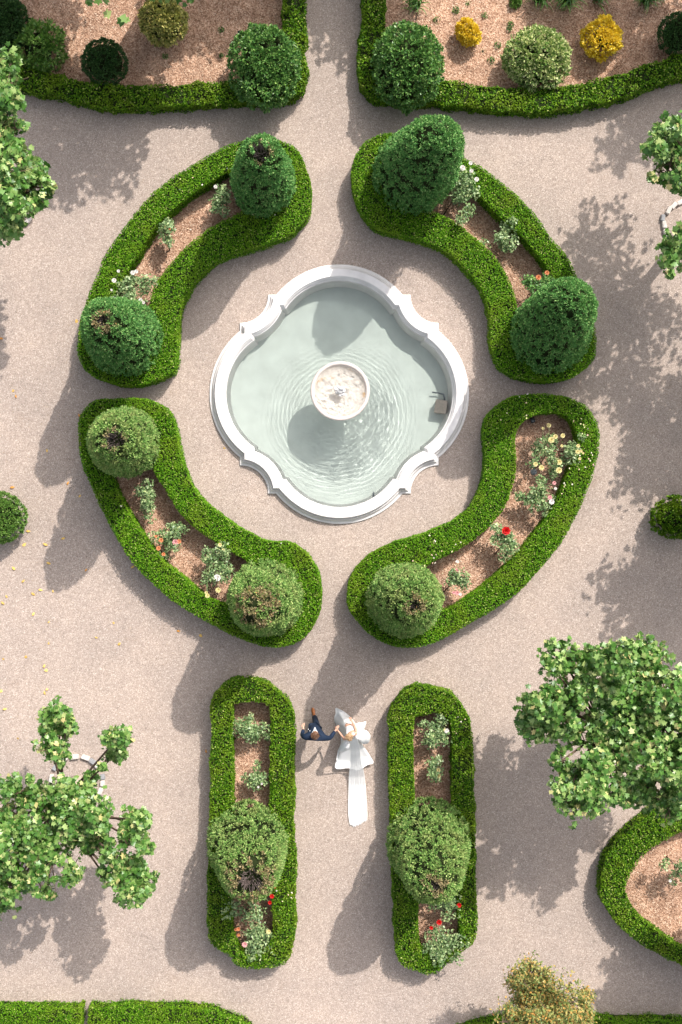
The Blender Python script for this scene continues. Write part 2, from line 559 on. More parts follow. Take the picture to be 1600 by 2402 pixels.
def water_mat(name, tint):
    m, n, l, b = new_mat(name)
    n.remove(b)
    tr = n.new('ShaderNodeBsdfRefraction'); tr.inputs['IOR'].default_value = 1.33; tr.inputs['Roughness'].default_value = 0
    tr.inputs['Color'].default_value = (*tint, 1)
    gl = n.new('ShaderNodeBsdfGlossy'); gl.inputs['Roughness'].default_value = .02
    fr = n.new('ShaderNodeFresnel'); fr.inputs['IOR'].default_value = 1.33
    ms = n.new('ShaderNodeMixShader')
    l.new(fr.outputs[0], ms.inputs[0]); l.new(tr.outputs[0], ms.inputs[1]); l.new(gl.outputs[0], ms.inputs[2])
    l.new(ms.outputs[0], n['Material Output'].inputs[0])
    return m


M['water'] = water_mat('pool_water', (.93, .966, .957))
M['bowl_water'] = water_mat('bowl_water', (.97, .98, .97))

# ------------------------------------------------------------------ fountain outline
FC = P(796, 925, 0)


def f_outline(d, n_l=40, n_a=22):
    """closed outline of the basin (metres, relative to centre), d = pixel inset."""
    R, cy = 190.0 - d, 114.0
    ye = 233 - .87 * d
    xl = math.sqrt(max(R * R - (ye - cy) ** 2, 0))
    a1 = math.asin(xl / R)
    if (ye - cy) < 0:
        a1 = math.pi - a1
    cc, Ra = 231.5, 64.5 + d
    # arc end on the horizontal edge y = ye
    xs = cc - math.sqrt(Ra * Ra - (cc - ye) ** 2)
    b0 = math.atan2(ye - cc, xs - cc); b1 = math.atan2(xs - cc, ye - cc)
    if b0 > 0: b0 -= 2 * math.pi
    if b1 > 0: b1 -= 2 * math.pi
    one = []
    for i in range(n_l + 1):
        a = -a1 + 2 * a1 * i / n_l
        one.append((R * math.sin(a), cy + R * math.cos(a)))
    for i in range(n_a + 1):
        a = b0 + (b1 - b0) * i / n_a
        one.append((cc + Ra * math.cos(a), cc + Ra * math.sin(a)))
    one = np.array(one)
    out = []
    for q in range(4):
        an = -q * math.pi / 2
        c, s = math.cos(an), math.sin(an)
        out.append(one @ np.array([[c, s], [-s, c]]))
    return np.vstack(out) / S


# ------------------------------------------------------------------ ground
hole = f_outline(6) + FC[:2]
ground = obj('ground', fill('ground', [[(-90, -90), (90, -90), (90, 90), (-90, 90)], hole], 0.0), M['gravel'])
tag(ground, kind='structure')

# ------------------------------------------------------------------ fountain
def build_fountain():
    root = empty('fountain', (FC[0], FC[1], 0))
    tag(root, 'white stone lobed fountain pool with a round tiered bowl in its middle', 'fountain')
    prof = [(0, -.12), (0, .045), (1.2, .055), (4.2, .058), (5.2, .066), (7.6, .10), (8.8, .155), (9.0, .165), (10.6, .17), (10.7, .15),
            (11.6, .155), (12.4, .23), (13.6, .245), (13.8, .28), (14.4, .292), (15.2, .296), (30.6, .296), (31.4, .292), (32, .28), (32.2, .25),
            (33.4, .243), (35.2, .215), (36.4, .17), (36.8, .15), (38.6, .14), (39.2, .10), (39.6, -.1), (46.5, -.63)]
    V, F = [], []
    for d, z in prof:
        L = f_outline(d) + FC[:2]
        n = len(L)
        V += [(p[0], p[1], z) for p in L]
    for i in range(len(prof) - 1):
        for k in range(n):
            k2 = (k + 1) % n
            F.append((i * n + k, (i + 1) * n + k, (i + 1) * n + k2, i * n + k2))
    m = pymesh('basin_rim', V, F, smooth=False)
    part('basin_rim', m, M['stone'], root)
    fl = part('pool_floor', fill('pool_floor', [f_outline(44) + FC[:2]], -.6), M['pool_floor'], root)
    fl.cycles.is_caustics_receiver = True
    # bowl on its pedestal
    bx, by = P(798, 925)[:2]
    R = .845
    ped = [(0.0, -.58), (.46, -.58), (.46, -.42), (.40, -.38), (.30, -.30), (.20, -.16), (.16, .05), (.15, .25), (.19, .42), (.26, .50), (.26, .56), (0, .58)]
    Vp, Fp = lathe(ped, bx, by, 40)
    part('pedestal', pymesh('pedestal', Vp, Fp), M['stone_bowl'], root)
    bowl = [(0.20, .55), (.34, .57), (.55, .64), (.72, .76), (.80, .88), (.815, .93), (.845, .945), (.85, .975), (.835, 1.0), (.80, 1.012), (.765, 1.006),
            (.745, .985), (.735, .95), (.70, .90), (.60, .83), (.4, .79), (.2, .775), (0, .77)]
    Vb, Fb = lathe(bowl, bx, by, 72)
    bo = part('bowl', pymesh('bowl', Vb, Fb), [M['stone_bowl'], M['bowl_floor']], root)
    for p_ in bo.data.polygons:
        c = p_.center
        if math.hypot(c[0] - bx, c[1] - by) < .74 and c[2] > .76 and p_.normal.z > .3:
            p_.material_index = 1
    # carved finial: a small stem with curled leaves and buds
    fx, fy = bx, by
    Vf, Ff = lathe([(0, .74), (.10, .74), (.10, .82), (.06, .86), (.05, .98), (.09, 1.02), (.11, 1.08), (.07, 1.14), (0, 1.16)], fx, fy, 20)
    part('finial_stem', pymesh('finial_stem', Vf, Ff), M['stone'], root)
    spots = [(-.12, .06, .08, 1.08), (-.06, .10, .055, 1.12), (.04, .06, .085, 1.14), (.09, -.01, .07, 1.1), (.08, -.11, .06, 1.07), (.0, -.13, .05, 1.05), (-.09, -.05, .06, 1.04)]
    for i, (dx, dy, r, z) in enumerate(spots):
        Vs, Fs = blob((fx + dx, fy + dy, z), (r, r * .8, r * .9), 40 + i, .3, 2)
        part('finial_lobe', pymesh('finial_lobe', Vs, Fs), M['stone'], root)
    # water in the bowl: choppy
    n_r, n_a = 48, 160
    V, F = [(bx, by, .955)], []
    rr = np.linspace(.02, .742, n_r)
    pts = np.array([(bx + r * math.cos(2 * math.pi * k / n_a), by + r * math.sin(2 * math.pi * k / n_a)) for r in rr for k in range(n_a)])
    z = .955 + .005 * vnoise(pts, 9, 5) + .003 * vnoise(pts, 19, 9) + .002 * vnoise(pts, 31, 10)
    V += [(p[0], p[1], zz) for p, zz in zip(pts, z)]
    for k in range(n_a):
        F.append((0, 1 + k, 1 + (k + 1) % n_a))
    for i in range(n_r - 1):
        for k in range(n_a):
            k2 = (k + 1) % n_a
            F.append((1 + i * n_a + k, 1 + (i + 1) * n_a + k, 1 + (i + 1) * n_a + k2, 1 + i * n_a + k2))
    bw = part('bowl_water', pymesh('bowl_water', V, F), M['bowl_water'], root)
    bw.cycles.is_caustics_caster = True
    bo.cycles.is_caustics_receiver = True
    # pool water with rings that run out from the foot of the bowl
    n_r, n_a = 190, 360
    an = np.arange(n_a) / n_a * 2 * math.pi
    out = f_outline(40.4)
    oa = np.arctan2(out[:, 1], out[:, 0]); orr = np.hypot(out[:, 0], out[:, 1])
    o = np.argsort(oa)
    Rm = np.interp(np.mod(an + math.pi, 2 * math.pi) - math.pi, oa[o], orr[o], period=2 * math.pi) + .012
    fr = np.linspace(.05, 1, n_r)
    X = FC[0] + np.outer(fr, Rm * np.cos(an)); Y = FC[1] + np.outer(fr, Rm * np.sin(an))
    q = np.stack([X.ravel(), Y.ravel()], 1)
    cx, cy = bx + .06, by - .28
    wob = .05 * vnoise(q, 2.2, 3) + .02 * vnoise(q, 6, 4)
    rad = np.hypot(q[:, 0] - cx, q[:, 1] - cy)
    ang = np.arctan2(q[:, 1] - cy, q[:, 0] - cx)
    amp = .0036 * np.exp(-((rad - .8) / 1.0) ** 2) * (.45 + .55 * np.cos(ang + .9)) ** 2 + .0008 * np.exp(-((rad - 1.2) / .9) ** 2)
    z = WATER_Z + amp * np.sin(2 * math.pi * (rad + wob) / .14) + .4 * amp * np.sin(2 * math.pi * (rad - 1.6 * wob) / .09) + .0009 * vnoise(q, 3.2, 11)
    near = np.exp(-(rad / .75) ** 2) * (.6 + .4 * np.cos(ang + 1.0))
    z += .0045 * near * vnoise(q, 12, 21) + .002 * near * vnoise(q, 24, 22)
    V = np.vstack([np.stack([q[:, 0], q[:, 1], z], 1), [[FC[0], FC[1], WATER_Z]]])
    i, k = np.meshgrid(np.arange(n_r - 1), np.arange(n_a), indexing='ij')
    k2 = (k + 1) % n_a
    F = np.stack([i * n_a + k, (i + 1) * n_a + k, (i + 1) * n_a + k2, i * n_a + k2], -1).reshape(-1, 4)
    c = len(V) - 1
    m = bpy.data.meshes.new('water')
    Fl = [tuple(int(a) for a in f) for f in F] + [(c, kk, (kk + 1) % n_a) for kk in range(n_a)]
    m = pymesh('water', V, Fl)
    w = obj('water', m, M['water'])
    tag(w, kind='structure')
    w.cycles.is_caustics_caster = True
    return root


WATER_Z = -.02
sun_d.cycles.is_caustics_light = True
build_fountain()

# ------------------------------------------------------------------ things in the pool
def build_pool_things():
    # square stone pump box
    c = P(1033, 955, -.3)
    root = empty('pump_box', (c[0], c[1], -.6))
    tag(root, 'square tan stone pump box standing in the water at the right side of pool', 'pump box')
    bm = bmesh.new()
    bmesh.ops.create_cube(bm, size=1)
    for v in bm.verts:
        v.co = Vector((v.co.x * .31, v.co.y * .36, v.co.z * .42))
    bmesh.ops.bevel(bm, geom=bm.edges[:], offset=.012, segments=2, affect='EDGES')
    bmesh.ops.rotate(bm, verts=bm.verts[:], cent=(0, 0, 0), matrix=Matrix.Rotation(math.radians(-8), 3, 'Z'))
    bmesh.ops.translate(bm, verts=bm.verts[:], vec=(c[0], c[1], -.39))
    m = bpy.data.meshes.new('box_body'); bm.to_mesh(m); bm.free()
    part('box_body', m, M['box_stone'], root)
    V, F = [], []
    bm = bmesh.new()
    bmesh.ops.create_cube(bm, size=1)
    for v in bm.verts:
        v.co = Vector((v.co.x * .35, v.co.y * .40, v.co.z * .05))
    bmesh.ops.bevel(bm, geom=bm.edges[:], offset=.01, segments=2, affect='EDGES')
    bmesh.ops.rotate(bm, verts=bm.verts[:], cent=(0, 0, 0), matrix=Matrix.Rotation(math.radians(-8), 3, 'Z'))
    bmesh.ops.translate(bm, verts=bm.verts[:], vec=(c[0], c[1], -.155))
    m = bpy.data.meshes.new('box_lid'); bm.to_mesh(m); bm.free()
    part('box_lid', m, M['box_stone'], root)
    # pipe elbow behind it
    a = P(1013, 921, -.4); b = P(1040, 926, -.35); d = P(1043, 942, -.35)
    V, F = tube([a, P(1030, 923, -.4), b, (a + d * 3) / 4 * 0 + P(1042, 933, -.35), d], [.022, .022, .03, .03, .026], 8)
    o = obj('water_pipe', pymesh('water_pipe', V, F), M['metal_grey'])
    tag(o, 'bent grey metal pipe under water beside the tan pump box', 'pipe')
    s = P(876, 1163, -.1)
    V, F = tube([(s[0], s[1], -.6), (s[0], s[1], -.06)], [.035, .035], 10)
    V2, F2 = tube([(s[0], s[1], -.5), (s[0] + .02, s[1] + .12, -.5)], [.025, .025], 8)
    n0 = len(V)
    o = obj('overflow_pipe', pymesh('overflow_pipe', V + V2, F + [tuple(i + n0 for i in f) for f in F2]), M['metal_grey'])
    tag(o, 'short upright overflow pipe near the bottom rim of the pool', 'pipe')


M['box_stone'] = plain_mat('tan_paving_stone', (.50, .42, .36), rough=.85, spec=.2, var=.12, scale=14)
build_pool_things()

# ------------------------------------------------------------------ beds
BED = {
    'TL': [(582, 480), (543, 416), (510, 431), (459, 462), (408, 503), (367, 546), (327, 612), (306, 645), (270, 715), (300, 745), (347, 740), (352, 719), (362, 679),
           (388, 638), (423, 597), (459, 564), (505, 531), (551, 508)],
    'TR': [(963, 470), (1004, 495), (1045, 512), (1086, 537), (1127, 572), (1157, 602), (1188, 648), (1208, 699), (1220, 745), (1255, 755), (1290, 700), (1277, 640),
           (1259, 612), (1223, 568), (1198, 545), (1157, 508), (1116, 465), (1075, 425), (1020, 430)],
    'BL': [(262, 1085), (286, 1153), (316, 1209), (352, 1265), (393, 1316), (439, 1352), (474, 1383), (520, 1410), (560, 1400), (590, 1360), (582, 1321), (551, 1301),
           (500, 1270), (459, 1240), (418, 1199), (393, 1158), (367, 1117), (345, 1075), (300, 1060)],
    'BR': [(1223, 995), (1259, 977), (1300, 974), (1331, 990), (1344, 1020), (1346, 1040), (1336, 1077), (1315, 1133), (1290, 1189), (1249, 1245), (1198, 1306),
           (1137, 1362), (1081, 1403), (1040, 1426), (1000, 1420), (985, 1370), (1004, 1327), (1065, 1296), (1127, 1255), (1178, 1199), (1203, 1138), (1211, 1082), (1208, 1026)],
    'RL': [(551, 1665), (558, 1650), (592, 1645), (622, 1649), (633, 1673), (632, 1806), (632, 1950), (636, 2100), (638, 2180), (612, 2222), (570, 2222), (551, 2180),
           (548, 2080), (549, 1960), (552, 1850)],
    'RR': [(971, 1700), (984, 1678), (1024, 1671), (1045, 1684), (1055, 1719), (1055, 1850), (1060, 2000), (1070, 2140), (1072, 2205), (1045, 2232), (1004, 2226),
           (984, 2205), (982, 2130), (977, 2000), (974, 1850)],
    'OV': [(1599, 1946), (1563, 1963), (1519, 1990), (1499, 2010), (1475, 2049), (1465, 2075), (1468, 2092), (1485, 2128), (1523, 2162), (1560, 2189), (1599, 2214),
           (1660, 2235), (1740, 2200), (1770, 2080), (1730, 1960), (1660, 1930)],
}
HEDGE = {
    'TL': [(663, 332), (699, 352), (719, 393), (732, 444), (730, 490), (712, 520), (679, 551), (628, 571), (561, 592), (510, 610), (474, 643), (449, 673), (429, 714),
           (421, 755), (418, 806), (416, 847), (403, 875), (367, 893), (316, 906), (265, 900), (224, 885), (194, 860), (181, 827), (181, 796), (191, 740), (214, 673),
           (245, 602), (276, 551), (316, 500), (352, 460), (398, 418), (459, 380), (520, 347), (561, 332), (612, 324)],
    'TR': [(866, 325), (900, 312), (950, 314), (1000, 324), (1050, 345), (1083, 365), (1147, 403), (1198, 444), (1249, 495), (1285, 546), (1336, 610), (1356, 653),
           (1377, 699), (1394, 765), (1401, 806), (1392, 847), (1361, 875), (1320, 893), (1259, 895), (1208, 883), (1172, 860), (1155, 827), (1149, 786), (1147, 740),
           (1137, 699), (1111, 653), (1076, 617), (1035, 582), (973, 559), (922, 546), (877, 531), (843, 490), (826, 434), (826, 388), (841, 352)],
    'BL': [(224, 939), (270, 934), (316, 933), (357, 939), (388, 957), (406, 980), (416, 1015), (423, 1056), (439, 1107), (459, 1148), (490, 1184), (531, 1214),
           (571, 1240), (622, 1265), (679, 1273), (714, 1293), (740, 1327), (754, 1372), (753, 1423), (735, 1469), (709, 1500), (653, 1520), (602, 1513), (541, 1490),
           (490, 1462), (423, 1423), (367, 1378), (321, 1332), (286, 1286), (255, 1230), (224, 1168), (199, 1112), (186, 1056), (184, 1010), (191, 969)],
    'BR': [(1188, 934), (1229, 924), (1290, 923), (1341, 934), (1377, 952), (1397, 982), (1406, 1015), (1405, 1056), (1394, 1107), (1377, 1153), (1351, 1214),
           (1315, 1276), (1274, 1327), (1234, 1372), (1178, 1418), (1116, 1454), (1055, 1490), (1004, 1513), (948, 1520), (892, 1505), (846, 1469), (820, 1429), (815, 1383),
           (831, 1337), (866, 1301), (922, 1270), (994, 1250), (1055, 1224), (1101, 1189), (1127, 1138), (1137, 1087), (1134, 1046), (1132, 1015), (1142, 975)],
    'RL': [(541, 1597), (587, 1592), (628, 1605), (663, 1633), (684, 1668), (690, 1719), (691, 1857), (693, 1985), (693, 2108), (691, 2210), (673, 2251), (638, 2269),
           (602, 2276), (556, 2266), (533, 2241), (500, 2218), (488, 2195), (487, 2108), (489, 2006), (490, 1908), (492, 1806), (495, 1704), (496, 1658), (510, 1622)],
    'RR': [(953, 1620), (994, 1610), (1035, 1615), (1070, 1635), (1091, 1668), (1106, 1704), (1110, 1781), (1114, 1908), (1117, 2010), (1119, 2108), (1120, 2159),
           (1114, 2205), (1086, 2236), (1045, 2266), (1014, 2287), (973, 2279), (938, 2256), (928, 2210), (922, 2134), (920, 2006), (915, 1934), (913, 1832), (912, 1730),
           (915, 1668), (928, 1643)],
    'OV': [(1531, 1907), (1499, 1929), (1468, 1951), (1443, 1978), (1424, 2010), (1412, 2044), (1408, 2070), (1412, 2104), (1421, 2129), (1441, 2160), (1465, 2185),
           (1506, 2219), (1541, 2238), (1584, 2257), (1640, 2285), (1740, 2270), (1820, 2210), (1840, 2080), (1800, 1940), (1720, 1875), (1620, 1872), (1570, 1885)],
}


def strip_loop(center, w):
    """closed loop round a centre line (px)."""
    c = catmull(np.array(center, float), 8, closed=False)
    d = np.gradient(c, axis=0); d /= np.linalg.norm(d, axis=1)[:, None]
    n = np.stack([-d[:, 1], d[:, 0]], 1)
    a = c + n * w / 2; b = c - n * w / 2
    return np.vstack([a[::3], b[::-3]])


def make_hedge(label, outer, inner, h, mat, seed, group=None, top_d=2100, side_d=1100, leaf=(.046, .030), wob=.025, tilt=.5, smooth=True, name='hedge'):
    rng = np.random.default_rng(seed)
    Lo = PX(outer, h)[:, :2]
    Lo = catmull(Lo, .12) if smooth else Lo
    Lo = Lo + loop_normals(Lo) * (wob * .8 * vnoise(Lo, 2.2, seed) + wob * .5 * vnoise(Lo, 6, seed + 1))[:, None]
    loops = [(Lo, 1)]
    if inner is not None:
        Li = catmull(PX(inner, h * .55)[:, :2], .12)
        Li = Li + loop_normals(Li) * .035
        loops.append((Li, -1))
    cen = Lo.mean(0)
    root = empty(name, (cen[0], cen[1], 0))
    tag(root, label, 'hedge', group)
    # solid core, shade behind the leaves put into its dark colour
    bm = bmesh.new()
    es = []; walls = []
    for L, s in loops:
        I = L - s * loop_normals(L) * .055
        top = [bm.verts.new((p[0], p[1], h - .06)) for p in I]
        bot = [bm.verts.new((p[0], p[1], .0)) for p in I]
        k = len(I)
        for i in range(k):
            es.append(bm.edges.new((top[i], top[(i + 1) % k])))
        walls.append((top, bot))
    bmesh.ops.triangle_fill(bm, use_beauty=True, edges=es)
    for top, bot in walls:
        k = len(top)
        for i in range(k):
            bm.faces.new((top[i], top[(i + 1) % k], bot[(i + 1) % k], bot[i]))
    m = bpy.data.meshes.new('hedge_shaded_core'); bm.to_mesh(m); bm.free()
    part('shaded_core', m, M['core'], root)
    # leaves on the clipped top
    lo, hi = Lo.min(0), Lo.max(0)
    n = int((hi - lo).prod() * top_d)
    q = rng.uniform(lo, hi, (n, 2))
    ok = inside(q, Lo)
    if inner is not None:
        ok &= ~inside(q, loops[1][0])
    q = q[ok]
    # keep only what the picture could see, a little beyond the frame
    ok = (abs(q[:, 0]) < 11.5) & (abs(q[:, 1]) < 16.5)
    q = q[ok]
    B = np.vstack([L for L, s in loops]); BN = np.vstack([s * loop_normals(L) for L, s in loops])
    dmin = np.full(len(q), 9.0); nb = np.zeros((len(q), 2))
    for i0 in range(0, len(q), 20000):
        d = np.linalg.norm(q[i0:i0 + 20000, None] - B[None], axis=2)
        j = d.argmin(1)
        dmin[i0:i0 + 20000] = d[np.arange(len(j)), j]; nb[i0:i0 + 20000] = BN[j]
    e = np.clip(1 - dmin / .08, 0, 1)
    gap = .8 * vnoise(q, 17, seed + 7) + .7 * vnoise(q, 33, seed + 8)
    thin = rng.random(len(q)) < np.clip((gap + .74) / .35, .25, 1)
    z = h + wob * .9 * vnoise(q, 2.3, seed + 2) + wob * .7 * vnoise(q, 8, seed + 3) - .06 * e ** 2 + .012 * np.clip(gap, -1, 1) + rng.normal(0, .014, len(q)) - .03 * (rng.random(len(q)) < .2)
    N = np.hstack([nb * e[:, None] * 1.2, np.ones((len(q), 1))])
    q, z, N = q[thin], z[thin], N[thin]
    VF = [rhombs(np.column_stack([q, z]), N, leaf[0], leaf[1], rng, tilt)]
    # leaves on the sides
    for L, s in loops:
        d = np.linalg.norm(np.roll(L, -1, 0) - L, axis=1)
        per = d.sum(); k = int(per * h * side_d)
        t = rng.uniform(0, len(L), k); i = t.astype(int) % len(L); f = (t - t.astype(int))[:, None]
        p2 = L[i] * (1 - f) + L[(i + 1) % len(L)] * f
        nn = s * (loop_normals(L)[i])
        zz = h * rng.random(k) ** .8
        ok = (abs(p2[:, 0]) < 11.5) & (abs(p2[:, 1]) < 16.5)
        p3 = np.column_stack([p2, zz])[ok]; nn = nn[ok]
        off = (wob * vnoise(p3, 5, seed + 5) - .02 + rng.normal(0, .012, len(p3)))[:, None]
        p3[:, :2] += nn * off
        VF.append(rhombs(p3, np.column_stack([nn, .45 * np.ones(len(nn))]), leaf[0], leaf[1], rng, tilt))
    V, F = join(*VF)
    part('foliage', mesh_np('hedge_foliage', V, F), mat, root)
    return root


HH = .78
HL = {
    'TL': ('curved clipped hedge enclosing the bed upper left of the fountain', 1),
    'TR': ('curved clipped hedge enclosing the bed upper right of the fountain', 2),
    'BL': ('curved clipped hedge enclosing the bed lower left of the fountain', 3),
    'BR': ('curved clipped hedge enclosing the bed of yellow and red roses', 4),
    'RL': ('long straight clipped hedge loop left of the walking couple', 5),
    'RR': ('long straight clipped hedge loop right of the bride', 6),
    'OV': ('low rounded hedge loop at the right edge below the big plane tree', 7),
}
SOILS = []
for key, (lab, sd) in HL.items():
    long_ = key in ('RL', 'RR', 'OV')
    make_hedge(lab, HEDGE[key], BED[key], HH if key != 'OV' else .7, M['hedge'] if not long_ else M['hedge_dark'], sd, 'clipped hedges round the rose beds',
               leaf=(.046, .030) if not long_ else (.052, .036), wob=.025 if not long_ else .045, tilt=.42 if not long_ else .55, top_d=2100 if not long_ else 1800)
    L = PX(BED[key], .05)[:, :2]
    L = catmull(L, .2)
    L = L + loop_normals(L) * .12
    so = obj('flower_bed', fill('flower_bed', [L], .03), M['soil'])
    tag(so, kind='structure')
    SOILS.append(L)

# hedges of the large beds along the top
make_hedge('loose box hedge bordering the upper left bed, bent round its corner', strip_loop([(690, -160), (691, 0), (692, 120), (691, 180), (676, 205), (640, 213), (590, 214), (530, 214), (440, 222),
           (345, 227), (250, 222), (160, 207), (60, 180), (-60, 140), (-200, 80)], 52), None, .62, M['hedge_dark'], 11, 'hedges round the large top beds', top_d=1300, leaf=(.065, .045), wob=.07, tilt=.7)
make_hedge('loose box hedge bordering the upper right bed, bent round its corner', strip_loop([(878, -160), (876, 0), (871, 110), (868, 165), (880, 200), (920, 210), (1010, 213), (1081, 221), (1157, 230),
           (1234, 234), (1310, 232), (1387, 219), (1463, 199), (1540, 172), (1600, 150), (1680, 115), (1800, 50)], 54), None, .62, M['hedge_dark'], 12, 'hedges round the large top beds', top_d=1300, leaf=(.065, .045), wob=.06, tilt=.65)
# hedges along the bottom
make_hedge('short clipped hedge in the bottom left corner, left of a narrow gap', strip_loop([(-160, 2398), (-60, 2398), (60, 2397), (192, 2399)], 66), None, .6, M['hedge'], 13, 'hedges along the bottom edge', wob=.05)
make_hedge('longer clipped hedge along the bottom left edge, right of a narrow gap', strip_loop([(207, 2400), (290, 2397), (380, 2398), (450, 2400), (510, 2412), (560, 2436), (610, 2490)], 66), None, .6, M['hedge'], 14, 'hedges along the bottom edge', wob=.05)
make_hedge('clipped hedge along the bottom right edge beneath the autumn tree', strip_loop([(1080, 2455), (1130, 2432), (1200, 2423), (1320, 2420), (1420, 2422), (1520, 2427), (1660, 2435)], 62), None, .6, M['hedge'], 15, 'hedges along the bottom edge', wob=.05)

for pts in ([(-240, -260), (-230, 100), (-60, 145), (60, 182), (160, 208), (345, 228), (530, 215), (680, 205), (690, 120), (690, -260)],
            [(878, -260), (870, 180), (900, 206), (1010, 214), (1157, 231), (1310, 233), (1463, 200), (1600, 152), (1800, 60), (1840, -260)]):
    L = PX(pts, .0)[:, :2]
    so = obj('flower_bed', fill('flower_bed', [L], .03), M['soil'])
    tag(so, kind='structure')
    SOILS.append(L)

# wood chips strewn over the beds
rng = np.random.default_rng(77)
pts = []
for L in SOILS:
    lo, hi = np.maximum(L.min(0), (-10.6, -15.6)), np.minimum(L.max(0), (10.6, 15.6))
    q = rng.uniform(lo, hi, (int((hi - lo).prod() * 150), 2))
    pts.append(q[inside(q, L)])
pts = np.vstack(pts)
keep = vnoise(pts, 1.3, 3) + rng.normal(0, .5, len(pts)) > -.1
pts = pts[keep]
V, F = rhombs(np.column_stack([pts, np.full(len(pts), .04)]), np.tile([0, 0, 1.], (len(pts), 1)), .05, .022, rng, .22)
chips = obj('wood_chips', mesh_np('wood_chips', V, F), M['chip'])
tag(chips, 'pale brown wood chips strewn over the soil of the beds', 'mulch', kind='stuff')


# ------------------------------------------------------------------ clipped yew cones
def cone_radius(t, R):
    """outline of the clipped cone: t = 0 ground .. 1 apex."""
    t = np.asarray(t, float)
    lowr = .80 + .20 * np.clip(t / .16, 0, 1) ** .6
    body = 1 - .50 * np.clip((t - .14) / .86, 0, 1) ** 1.3
    capr = np.sqrt(np.clip(1 - ((t - .80) / .20) ** 2, 0, 1))
    return R * lowr * body * np.where(t > .80, .06 + .94 * capr, 1)


